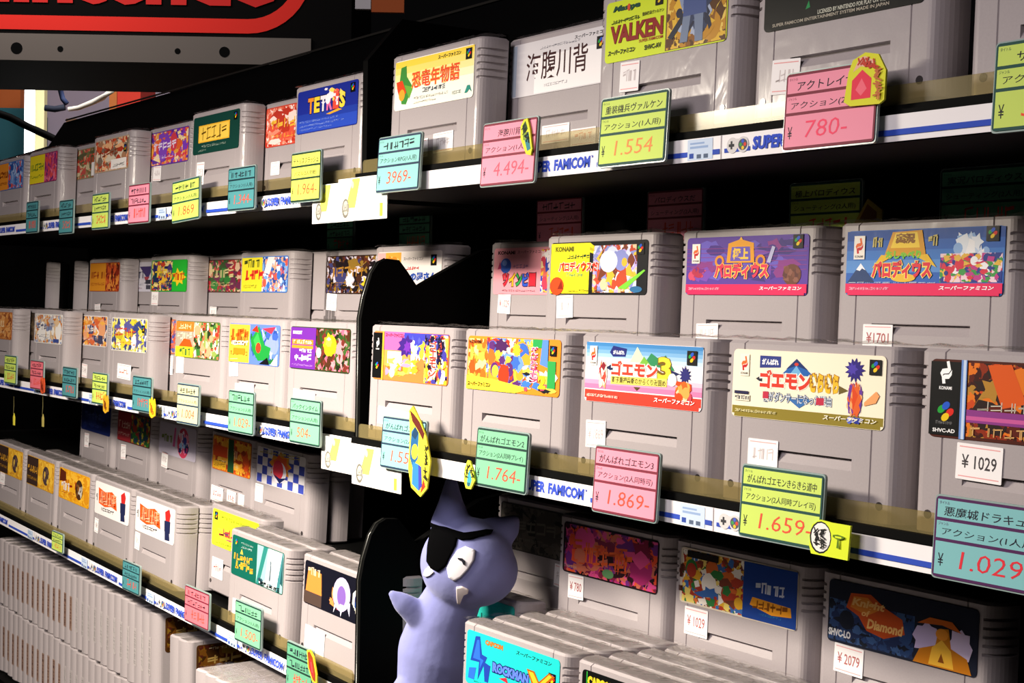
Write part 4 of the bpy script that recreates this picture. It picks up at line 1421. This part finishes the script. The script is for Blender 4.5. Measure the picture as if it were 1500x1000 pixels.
def cut_teal(t):
    body = [(-.006, -.020), (.004, -.024), (.010, -.019), (.0115, -.004), (.006, .008), (-.001, .016), (-.010, .024), (-.0135, .021), (-.011, .008), (-.0105, -.010)]
    cutout(t, body, (.0260, -.0022, .0155), '#e8e03a', [
        ('#1f5a8c', [(-.0095, -.004), (-.0095, .010), (-.006, .013), (-.002, .010), (-.0012, -.004), (-.006, -.009)]), ('#163a5a', [(-.009, .008), (-.006, .013), (-.002, .010), (-.005, .006)]),
        ('#f0c83a', ell(-.0048, -.0005, .0034, .0042)), ('#2f78b8', [(-.006, -.006), (-.0055, -.018), (.002, -.021), (.0, -.007)]), ('#3a3aa0', [(.0, -.007), (.002, -.021), (.005, -.018), (.003, -.008)]), ('#a8301c', [(.004, -.022), (.0085, -.018), (.006, -.014)])
    ] + [('#5a1c14', [(-.0125, .0215), (-.008, .0195), (-.002, .016), (.004, .010), (.003, .0065), (-.003, .0115), (-.009, .0155)])] + marks(.007, .004, .008, -.015, '#1c1c10', 3, 5), 1.28)


def cut_drop(t):
    cutout(t, [(-.006, -.004), (-.003, -.009), (.003, -.009), (.007, -.003), (.004, .004), (.0, .009), (-.003, .0095), (-.006, .004)], (-.0320, -.0024, .0055), '#e6e23c',
           [('#3a9ab0', [(-.002, -.001), (.0, .004), (.0035, -.003), (.002, -.007), (-.002, -.007)]), ('#2a5a6a', [(-.002, -.005), (.002, -.005), (.001, -.0075), (-.001, -.0075)])] + marks(-.0042, -.002, -.001, .006, '#1c1c10', 5, 3) + marks(.002, .004, .005, -.001, '#1c1c10', 6, 2))


def cut_pair(t):
    cutout(t, [(-.012, -.0045), (-.0105, -.008), (.013, -.008), (.0135, .0085), (.001, .0085), (-.006, .009), (-.011, .006)], (.0350, -.0022, .0060), '#d6e62c',
           [('#101014', ell(-.0050, .0005, .0070, .0078)), ('#e8e4e0', ell(-.0048, .0006, .0062, .0070))] + marks(-.008, .004, -.007, -.003, '#1a1a1a', 3, 4) + marks(-.004, .005, -.0035, -.004, '#1a1a1a', 4, 4) +
           [('#5a7a10', [(.0065, .001), (.0035, .002), (.0035, .003), (.0065, .0035), (.0105, .003), (.0105, .002), (.0075, .001), (.0078, -.003), (.0062, -.003)]), ('#d6e62c', [(.0050, .0018), (.0050, .0026), (.009, .0026), (.009, .0018)])])


def cut_red(t):
    cutout(t, [(-.010, -.008), (-.0065, -.010), (.009, -.0105), (.0115, -.009), (.0115, .003), (.007, .010), (.0, .0115), (-.0065, .009), (-.0085, .004)], (.0225, -.0022, .0290), '#d8d82c',
           [('#e8b49a', [(-.006, .004), (-.003, .0095), (.0, .010), (.006, .007), (.0035, .005), (-.002, .006)]), ('#e2324e', [(-.0062, -.0075), (-.0062, .0005), (-.001, .0045), (.0042, .0005), (.0042, -.0075)]), ('#f06a7c', [(-.004, -.0035), (-.001, .001), (.002, -.0035), (-.001, -.0062)])] +
           marks(-.003, .008, .006, .005, '#c03a28', 3, 5) + marks(.007, .004, .0085, -.008, '#c06a3a', 4, 5), 1.15)


def cut_green(t):
    cutout(t, [(-.003, .010), (.001, .0105), (.0045, .003), (.008, -.009), (.007, -.013), (.002, -.012), (-.005, -.002), (-.006, .006)], (.0205, -.0022, .0290), '#d0d42c',
           [('#2a4a18', [(-.004, .006), (-.001, .009), (.002, .004), (-.002, -.001)]), ('#2a7a8a', [(-.001, -.002), (.003, .002), (.0065, -.009), (.003, -.010)]), ('#7a9a2a', [(-.003, .001), (.001, .002), (.001, -.003), (-.002, -.003)])] + marks(-.003, .006, .004, -.004, '#101808', 8, 4))


def cut_flame(c1='#f0c024', c2='#a8641c', loc=(.0330, -.0022, .006), name_seed=3):
    def f(t):
        cutout(t, [(-.008, .008), (-.0055, .005), (-.002, .010), (.001, .004), (.005, .009), (.008, .002), (.0075, -.008), (.0, -.0105), (-.006, -.008)], loc, c1, marks(-.005, .004, .005, -.006, c2, name_seed, 6) + [(c2, [(-.003, -.002), (.0, .003), (.003, -.002), (.0, -.006)])])
    return f


def cut_gem(t):
    cutout(t, [(-.008, .012), (-.003, .0135), (.004, .009), (.010, -.004), (.011, -.012), (.003, -.011), (-.005, -.001)], (.0240, -.0022, .0270), '#ead032',
           [('#8a3a14', [(-.0065, .0105), (-.003, .012), (.003, .008), (.0085, -.004), (.009, -.0105), (.004, -.0095), (-.0035, -.001)]), ('#e02a2c', [(-.003, .006), (.001, .006), (.006, -.006), (.003, -.0085), (-.001, -.003)]), ('#f0484a', [(-.001, .004), (.001, .004), (.004, -.004), (.002, -.004)])])


def cut_star(t):
    cutout(t, [(-.004, .012), (.002, .013), (.003, .004), (.011, .002), (.012, -.005), (.003, -.012), (-.005, -.008), (-.0065, .002)], (.0300, -.0022, .0060), '#e8c81e', marks(-.002, .006, .006, -.004, '#b06a10', 3, 5))


YC, YCL = -.0065, .0105      # where the cards stand in front of the shelf edges
price_card('teal card priced 1.554 with a large die-cut sign at its right edge', 'teal', 'がんばれゴエモン', 'アクション(2人同時)', '1.554-', -.3120, YC, -.0130, .0590, .0360, diecut=cut_teal)
price_card('green card priced 1.764 with a small yellow die-cut drop beside it', 'green', 'がんばれゴエモン2', 'アクション(2人同時プレイ)', '1.764-', -.1900, YC, -.0125, .0570, .0370, diecut=cut_drop)
price_card('pink card priced 1.869 below the label with the big 3', 'pink', 'がんばれゴエモン3', 'アクション(2人同時可)', '1.869-', -.0656, YC, -.0140, .0565, .0375)
price_card('lime card priced 1.659 with a round sign at its lower right corner', 'lime', 'がんばれゴエモンきらきら道中', 'アクション(2人同時プレイ可)', '1.659-', .0570, YC, -.0115, .0560, .0360, diecut=cut_pair)
price_card('blue green card edged in purple, priced 1.029', 'blue', '悪魔城ドラキュラ', 'アクション(1人用)', '1.029-', .1820, YC, -.0128, .0580, .0358, price_ink='#d82a3a', diecut=cut_star)
price_card('pale teal card priced 3969 under the dinosaur label', 'teal', None, 'アクションRPG(1人用)', '3969-', -.3245, YC, .1840, .0585, .0390)
price_card('pink card priced 4.494 with a green die-cut leaf at its upper corner', 'pink', '海腹川背', 'アクション(1人用)', '4.494-', -.1880, YC, .1810, .0595, .0400, price_ink='#e8566a', diecut=cut_green)
price_card('lime card priced 1.554 under the VALKEN label', 'lime', '重装機兵ヴァルケン', 'アクション(1人用)', '1.554', -.0653, YC, .1856, .0585, .0390, price_ink='#f08a4a')
price_card('pink card priced 780 with a red and yellow die-cut sign', 'pink', 'アクトレイザー', 'アクション(2人用)', '780-', .0838, YC, .1840, .0590, .0378, price_ink='#f0486a', diecut=cut_red)
price_card('lime card cut off by the right edge of the top shelf, red price', 'lime', 'ザ・ニンジャ', 'アクション(2人用)', '3.129-', .2080, YC, .1828, .0580, .0378, price_ink='#f04a2c')
# left rack, middle shelf


def lcard(label, pal, title, genre, price, x, z, w, h, **k):
    return price_card(label, pal, title, genre, price, x, YCL, z, w, h, lean=.02, **k)


AC = 'アクション(1人用)'
lcard('green card priced 504 under the purple panelled label', 'green', 'パックインタイム', AC, '504-', -0.4945, -0.0112, 0.0531, 0.0360)
lcard('green card priced 1.029 under the jungle label', 'green', None, AC, '1.029-', -0.6172, -0.0120, 0.0514, 0.0362)
lcard('cream card priced 1.004 with black handwriting on the middle shelf', 'cream', None, AC, '1.004', -0.7358, -0.0130, 0.0510, 0.0370)
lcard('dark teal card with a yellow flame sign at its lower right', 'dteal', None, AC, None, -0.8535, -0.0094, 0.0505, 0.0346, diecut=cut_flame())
lcard('lime card on the middle shelf with an amber flame sign', 'lime', None, None, None, -0.9764, -0.0099, 0.0459, 0.0329, diecut=cut_flame('#d8a024', '#7a3a14', (.024, -.0022, .002), 5))
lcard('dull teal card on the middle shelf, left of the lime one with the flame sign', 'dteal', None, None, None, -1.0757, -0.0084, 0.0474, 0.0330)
lcard('rose card on the middle shelf with a red flame sign', 'rose', None, None, None, -1.1947, -0.0063, 0.0484, 0.0335, diecut=cut_flame('#c8502c', '#7a241c', (.028, -.0022, .006), 6))
lcard('olive lime card at the far left of the middle shelf', 'lime', None, None, None, -1.3018, -0.0053, 0.0487, 0.0345)
# left rack, top shelf
lcard('yellow card priced 1.964 under the navy label', 'yellow', 'テトリスフラッシュ', 'パズル(2人対戦)', '1.964-', -0.4994, 0.1856, 0.0513, 0.0398)
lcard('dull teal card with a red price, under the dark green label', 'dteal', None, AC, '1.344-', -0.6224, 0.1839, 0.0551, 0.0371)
lcard('lime card priced 1.869 on the top shelf, tilted', 'lime', None, AC, '1.869', -0.7462, 0.1791, 0.0652, 0.0384, roll=-.04)
lcard('pink card on the top shelf of the left rack', 'pink', None, None, None, -0.8677, 0.1807, 0.0568, 0.0392)
lcard('small lime card on the top shelf under the beige and red label', 'lime', None, None, None, -0.9802, 0.1786, 0.0512, 0.0374)
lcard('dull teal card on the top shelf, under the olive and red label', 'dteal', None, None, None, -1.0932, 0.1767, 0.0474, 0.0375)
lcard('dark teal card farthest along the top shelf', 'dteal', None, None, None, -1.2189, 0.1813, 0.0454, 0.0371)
# left rack, third shelf
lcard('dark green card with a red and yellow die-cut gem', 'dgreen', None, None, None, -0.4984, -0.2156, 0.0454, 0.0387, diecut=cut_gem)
lcard('light green card priced 1.500 under the bottle label', 'green', None, 'アクション(1人用)', '1.500-', -0.5969, -0.1950, 0.0526, 0.0348)
lcard('rose card on the third shelf, above the sideways cartridges', 'rose', None, None, None, -0.7085, -0.1989, 0.0557, 0.0330)
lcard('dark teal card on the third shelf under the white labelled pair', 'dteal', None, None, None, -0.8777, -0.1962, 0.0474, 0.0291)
lcard('dark lime card on the third shelf under the gold labels', 'lime', None, None, None, -1.1121, -0.1888, 0.0384, 0.0212)
# cards tucked behind the back row
for lab, pal, ti, x, z, w in (('dim pink card behind the back row, above the half yellow label', 'pink', None, -.2985, .1495, .0560), ('dim pink card behind the back row, left of the dim lime one', 'pink', 'パロディウスだ', -.1690, .1490, .0560),
                              ('dim lime card behind the back row with a small triangular sign', 'lime', '極上パロディウス', -.0340, .1465, .0570), ('dim green card behind the back row, above the sky blue label', 'dgreen', '実況パロディウス', .0800, .1480, .0570)):
    price_card(lab, pal, ti, 'シューティング(2人用)', None, x, BR + .028, z, w, .0345, lean=.0,
               diecut=(lambda t: cutout(t, [(-.011, -.003), (-.001, .011), (.010, .004), (.010, -.003)], (.036, -.0022, .012), '#b8a03a', [('#7a4a1c', [(-.007, -.001), (-.001, .008), (.006, .003), (.006, -.001)])])) if 'triangular' in lab else None)
for lab, x in (('dim olive card behind the left rack back row, by the dark brown label', -.700), ('dim olive card behind the left rack back row, by the whitish roof label', -.560)):
    price_card(lab, 'dgreen', None, None, None, x, BL + .046, .1520, .0540, .0330, lean=.0)

# ------------------------------------------------------------------ white notices hanging at the joint of the racks


def notice(label, x0, x1, z0, z1, y):
    w, h = x1 - x0, z1 - z0
    p = Print(w, h, .0006, '#f6f4ee', .0006, 'paper')
    p.P('#f0ea5a', (.16, .30), (.30, .98), (.46, .98), (.36, .30)).E('#b8b4a8', .3, .84, .028, .036).E('#6a665c', .16, .30, .075, .10).E('#b8b4a8', .165, .31, .055, .075)
    p.S('#7a766c', .11, .22, .21, .40, 4, 3, .12).R('#ece23c', .86, .06, .92, .36).S('#d8d0d0', .56, .4, .76, .46, 4, 6)
    o = p.mb.build('paper_notice', None, loc=((x0 + x1) / 2, y, z0))
    return tag(o, label, 'notice')


notice('white and yellow paper notice on the top shelf of the left rack', -.4960, -.4275, .1672, .1980, .0160)
notice('white and yellow paper notice on the top shelf of the right rack', -.4190, -.3450, .1655, .1975, -.0018)
notice('white and yellow paper notice on the middle shelf of the left rack', -.4740, -.4050, -.0290, -.0025, .0160)
notice('white and yellow paper notice on the middle shelf of the right rack', -.3910, -.3190, -.0310, -.0022, -.0018)

# little tags on strings at the far left of the middle shelf
for lab, x, z, c in (('small yellow tag hanging on a string at the far left', -1.2900, -.0210, '#d8cc3a'), ('small pale tag hanging on a string under the rose card', -1.1750, -.0140, '#a89a50')):
    t = thing('hanging_tag', lab, 'tag', (x, .012, z))
    m = MB(); m.tube([(0, 0, 0), (.0005, 0, -.012), (0, -.0005, -.022)], .0004, mat('#6a6238', 'paper'), 6); m.build('string', t)
    m = MB(); m.prism([(-.003, 0, -.036), (.003, 0, -.036), (.0036, 0, -.026), (.0, 0, -.021), (-.0036, 0, -.026)], (0, .0008, 0), mat(c, 'paper')); m.build('paper_tag', t)

# ------------------------------------------------------------------ the plush cat
PX = Vector((cy, sy, 0)).normalized()                  # the plush looks obliquely out of the shelf
PY = Vector((-sy, cy, 0)).normalized()
PZ = Vector((0, 0, 1))
HC = Vector((-.3203, .056, -.0850))                    # middle of the head


def W(a, c, d=0.0):
    """a to its side, c up, d away from the face, all from the middle of the head"""
    return HC + (PX * a + PZ * c + PY * d) * 1.036


def ellipsoid(bm, c, rx, rz, ry, tilt=0.0):
    r = bmesh.ops.create_icosphere(bm, subdivisions=4, radius=1.0)
    for v in r['verts']:
        a, d, q = v.co.x * rx, v.co.y * ry, v.co.z * rz
        a, q = a * math.cos(tilt) - q * math.sin(tilt), a * math.sin(tilt) + q * math.cos(tilt)
        v.co = W(c[0] + a, c[1] + q, c[2] + d)


def limb(bm, pts, radii, flat=0.7):
    """tapered soft limb from a chain of points"""
    for (p0, r0), (p1, r1) in zip(zip(pts, radii), list(zip(pts, radii))[1:]):
        for k in range(9):
            t = k / 8
            c = [p0[i] + (p1[i] - p0[i]) * t for i in range(3)]
            r = r0 + (r1 - r0) * t
            s = bmesh.ops.create_icosphere(bm, subdivisions=3, radius=1.0)
            for v in s['verts']:
                v.co = W(c[0] + v.co.x * r, c[1] + v.co.z * r, c[2] + v.co.y * r * flat)


plush = thing('plush_cat', 'lilac blue stuffed cat toy with a black eye patch on the lower shelf', 'plush toy', (HC.x - .03, HC.y + .01, -.1995))
bm = bmesh.new()
ellipsoid(bm, (0, 0, 0), .0335, .0325, .027, .15)
ellipsoid(bm, (.006, -.005, 0), .0300, .0262, .025, 0)
limb(bm, [(-.012, .026, .002), (-.0125, .040, .002), (-.0125, .056, .002)], [.015, .0095, .0050])
limb(bm, [(.017, .018, .002), (.027, .024, .002), (.0325, .0300, .002)], [.0145, .0095, .0045])
limb(bm, [(-.010, -.026, .004), (-.018, -.045, .009), (-.022, -.066, .014), (-.025, -.086, .017), (-.025, -.0885, .017)], [.0205, .0235, .0275, .0250, .0218], .75)
limb(bm, [(-.034, -.038, .002), (-.045, -.029, -.002), (-.0525, -.0225, -.004)], [.0105, .0075, .0032])
limb(bm, [(-.040, -.0945, .010), (-.048, -.100, .004)], [.0130, .009])
tmp = bpy.data.meshes.new('plush_body'); bm.to_mesh(tmp); bm.free()
bo = bpy.data.objects.new('plush_body', tmp); COL.objects.link(bo)
rm = bo.modifiers.new('r', 'REMESH'); rm.mode = 'VOXEL'; rm.voxel_size = .0016
sm_ = bo.modifiers.new('s', 'SMOOTH'); sm_.iterations = 6; sm_.factor = .5
dg = bpy.context.evaluated_depsgraph_get()
me = bpy.data.meshes.new_from_object(bo.evaluated_get(dg))
bpy.data.objects.remove(bo)
me.name = 'body'
me.materials.clear(); me.materials.append(mat('#8488c0', 'fabric'))
for q in me.polygons:
    q.use_smooth = True
inv = Matrix.Translation(plush.location).inverted()
bvh = BVHTree.FromPolygons([v.co.copy() for v in me.vertices], [tuple(q.vertices) for q in me.polygons])
me.transform(inv)
link('body', me, plush)


def felt(name, outline, color, lift, label=None, closed=True, rings=6):
    """a felt patch sewn on the head: outline points (a, c) dropped onto the surface"""
    m = MB()
    ca = sum(p[0] for p in outline) / len(outline); cc = sum(p[1] for p in outline) / len(outline)
    fine = []
    n = len(outline)
    for i in range(n):
        p, q = outline[i], outline[(i + 1) % n]
        for k in range(4):
            fine.append((p[0] + (q[0] - p[0]) * k / 4, p[1] + (q[1] - p[1]) * k / 4))

    def drop(a, c, l):
        o = W(a, c, -.2)
        h = bvh.ray_cast(o, PY)
        if h[0] is None:
            h = bvh.find_nearest(W(a, c, -.01))
        return h[0] + h[1] * l - plush.location
    nf = len(fine)
    vs = [drop(ca, cc, lift)]
    for r in range(1, rings + 1):
        for a, c in fine:
            vs.append(drop(ca + (a - ca) * r / rings, cc + (c - cc) * r / rings, lift))
    for a, c in fine:
        vs.append(drop(a, c, -.0004))
    fs = [(0, 1 + k, 1 + (k + 1) % nf) for k in range(nf)]
    for r in range(rings):
        o0, o1 = 1 + r * nf, 1 + (r + 1) * nf
        fs += [(o0 + k, o1 + k, o1 + (k + 1) % nf, o0 + (k + 1) % nf) for k in range(nf)]
    m.raw(vs, fs, mat(color, 'felt'), True)
    o = m.build(name, plush)
    if label:
        o['label'] = label
    return o


def px(*pts):        # measured on an enlargement, about the middle of the head
    return [((x - 672) / 7850.0, (425 - y) / 7850.0) for x, y in pts]


felt('eye_patch', px((478, 222), (540, 232), (622, 245), (612, 300), (585, 360), (560, 415), (520, 447), (480, 432), (456, 400), (458, 320), (468, 262)), '#020203', .0012, 'black felt eye patch')
felt('patch_strap', px((468, 204), (560, 222), (640, 240), (700, 238), (770, 226), (810, 232), (800, 246), (740, 256), (690, 270), (640, 274), (560, 246), (475, 226)), '#020203', .0015, 'black strap')
felt('left_eye', px((437, 482), (448, 448), (468, 425), (484, 440), (496, 452), (476, 474), (452, 488)), '#eeeaf0', .0011)
felt('right_eye', px((568, 420), (590, 372), (624, 324), (664, 304), (718, 322), (712, 372), (680, 424), (640, 470), (608, 490), (578, 472)), '#f4f0f6', .0011, 'white felt eye with a stitched wink')
felt('wink_stitch', px((626, 364), (650, 366), (664, 380), (664, 400), (656, 398), (652, 382), (642, 374), (628, 372)), '#2a2a34', .0019)
felt('tooth', px((620, 524), (650, 518), (686, 536), (682, 556), (660, 566), (650, 590), (640, 622), (626, 620), (622, 580)), '#ece0dc', .0016, 'white felt tooth')

# ------------------------------------------------------------------ the big sign over the next aisle
SO = Vector((-2.2743, .2708, .5472))
SH = (Vector((-1.949, .7417, .5472)) - SO).normalized()    # along the sign
SN = Vector((SH.y, -SH.x, 0))                              # out of its face
sign = thing('shop_sign', 'black hanging shop sign with red lettering and red rounded border', 'sign', SO, (0, 0, math.atan2(SH.y, SH.x)))
m = MB(); m.box(-.9, 0, .0, .66, .40, .62, mat('#060505', 'black')); m.build('sign_box', sign)


def ring(z0, r, x0, x1, z1, n=10):
    pts = []
    for cx, cz, a0 in ((x1 - r, z0 + r, -90), (x1 - r, z1 - r, 0), (x0 + r, z1 - r, 90), (x0 + r, z0 + r, 180)):
        for k in range(n + 1):
            a = math.radians(a0 + 90 * k / n)
            pts.append((cx + r * math.cos(a), cz + r * math.sin(a)))
    return pts


m = MB()
o_, i_ = ring(.058, .12, -.86, .585, .52), ring(.085, .093, -.833, .558, .493)
vs = [(x, -.002, z) for x, z in o_] + [(x, -.002, z) for x, z in i_]
n_ = len(o_)
m.raw(vs, [(k, (k + 1) % n_, n_ + (k + 1) % n_, n_ + k) for k in range(n_)], mat('#e8200f', 'paper'))
m.build('red_border', sign)
vs, fs = glyphs('Nintendo', .045)
m = MB(); m.raw([(-.10 + a * .627, -.003, .107 + c * .125) for a, c in vs], fs, mat('#d0140e', 'paper')); m.build('red_lettering', sign)
m = MB(); m.box(-.9, -.006, 0.0, .585, 0, .050, mat('#6a625c', 'paper'))
bar = m.build('metal_rail', sign)
for x, r in ((.033, .011), (.115, .0055), (.335, .0055), (.423, .010)):
    m = MB(); pts = [(x + r * math.cos(2 * math.pi * k / 16), -.0068, .022 + r * math.sin(2 * math.pi * k / 16)) for k in range(16)]
    m.prism(pts, (0, .002, 0), BLACK); m.build('bolt', bar)

# ------------------------------------------------------------------ the shop beyond, seen under the sign

def far(name, label, cat, xy, z0, z1, w, thick, m):
    """an upright fixture of the shop beyond: place of its middle, lower and upper edge, width, thickness"""
    b = MB(); b.box(-w / 2, 0, 0, w / 2, thick, z1 - z0, m)
    o = b.build(name, None, loc=(xy[0], xy[1], z0), rot=(0, 0, YAW))
    tag(o, label, cat)
    return o


far('tube_lamp', 'glowing white upright tube lamp far behind the shelf', 'lamp', (-4.0549, 0.8636), -1.2990, 0.8078, 0.0232, .03, mat('#ffffff', 'lamp'))
far('display_cabinet', 'dark teal cabinet beyond the left end of the shelf', 'cabinet', (-4.4239, 0.8567), -1.2990, 0.7211, 0.2114, .25, mat('#17505a', 'paper'))
far('storage_box', 'orange box on top of the dark teal cabinet', 'box', (-4.4388, 0.8529), 0.7213, 0.9412, 0.2024, .25, mat('#a8521c', 'paper'))
far('hanging_banner', 'orange banner hanging from the ceiling above the top shelf', 'banner', (-1.4406, 0.6273), 0.5568, 2.2182, 0.0507, .01, mat('#c8622c', 'paper'))
far('hanging_banner', 'white banner hanging beside the orange one above the top shelf', 'banner', (-1.4627, 0.5957), 0.5614, 2.2175, 0.0243, .01, mat('#e8e4e8', 'paper'))
far('banner_stand', 'pale yellow banner strip right of the tube lamp', 'banner', (-4.1411, 0.9260), -1.2990, 0.8452, 0.0280, .03, mat('#f0e8b0', 'paper'))
far('partition_screen', 'lavender grey partition beyond the shelf end', 'screen', (-4.4461, 1.3551), -1.2990, 1.0016, 0.6300, .04, mat('#a094a4', 'paper'))
far('display_stand', 'red display stand in front of the lavender partition', 'stand', (-4.0780, 1.1929), -1.2990, 0.8660, 0.0749, .2, mat('#c8301c', 'paper'))
far('display_stand', 'brown stand whose top edge shows above the black panel', 'stand', (-3.4552, 1.0219), -1.2990, 0.6063, 0.4703, .2, mat('#7a5a44', 'paper'))
far('display_stand', 'narrow orange brown stand beside the red one', 'stand', (-4.1063, 1.1504), -1.2990, 0.7814, 0.0242, .2, mat('#b8682c', 'paper'))


m = MB(); m.tube([(-3.5908, 0.8354, 0.6330), (-3.5744, 0.8591, 0.6374), (-3.5528, 0.8907, 0.6535), (-3.5367, 0.9144, 0.6674), (-3.5229, 0.9349, 0.6872), (-3.5105, 0.9539, 0.7126)], .006, mat('#f0e8d8', 'paper'), 8, .010)
tag(m.build('white_hose'), 'bent white hose in front of the lavender partition', 'hose')
m = MB(); m.tube([(-3.5179, 0.5892, 0.6040), (-3.4805, 0.6418, 0.5831), (-3.4535, 0.6795, 0.5600), (-3.4298, 0.7126, 0.5424), (-3.4050, 0.7472, 0.5230), (-3.3782, 0.7848, 0.5054)], .010, BLACK, 8)
tag(m.build('black_cable'), 'thick black cable sagging across the teal cabinet', 'cable')
m = MB(); m.tube([(-3.7288, 0.8131, 0.6483), (-3.7129, 0.8358, 0.6449), (-3.6962, 0.8601, 0.6513)], .009, mat('#1c2438', 'paper'), 8); m.tube([(-3.7057, 0.8487, 0.7043), (-3.7003, 0.8552, 0.6749), (-3.6931, 0.8649, 0.6613)], .008, mat('#30406a', 'paper'), 8)
tag(m.build('wall_bracket'), 'dark blue bracket on the lavender partition', 'bracket')
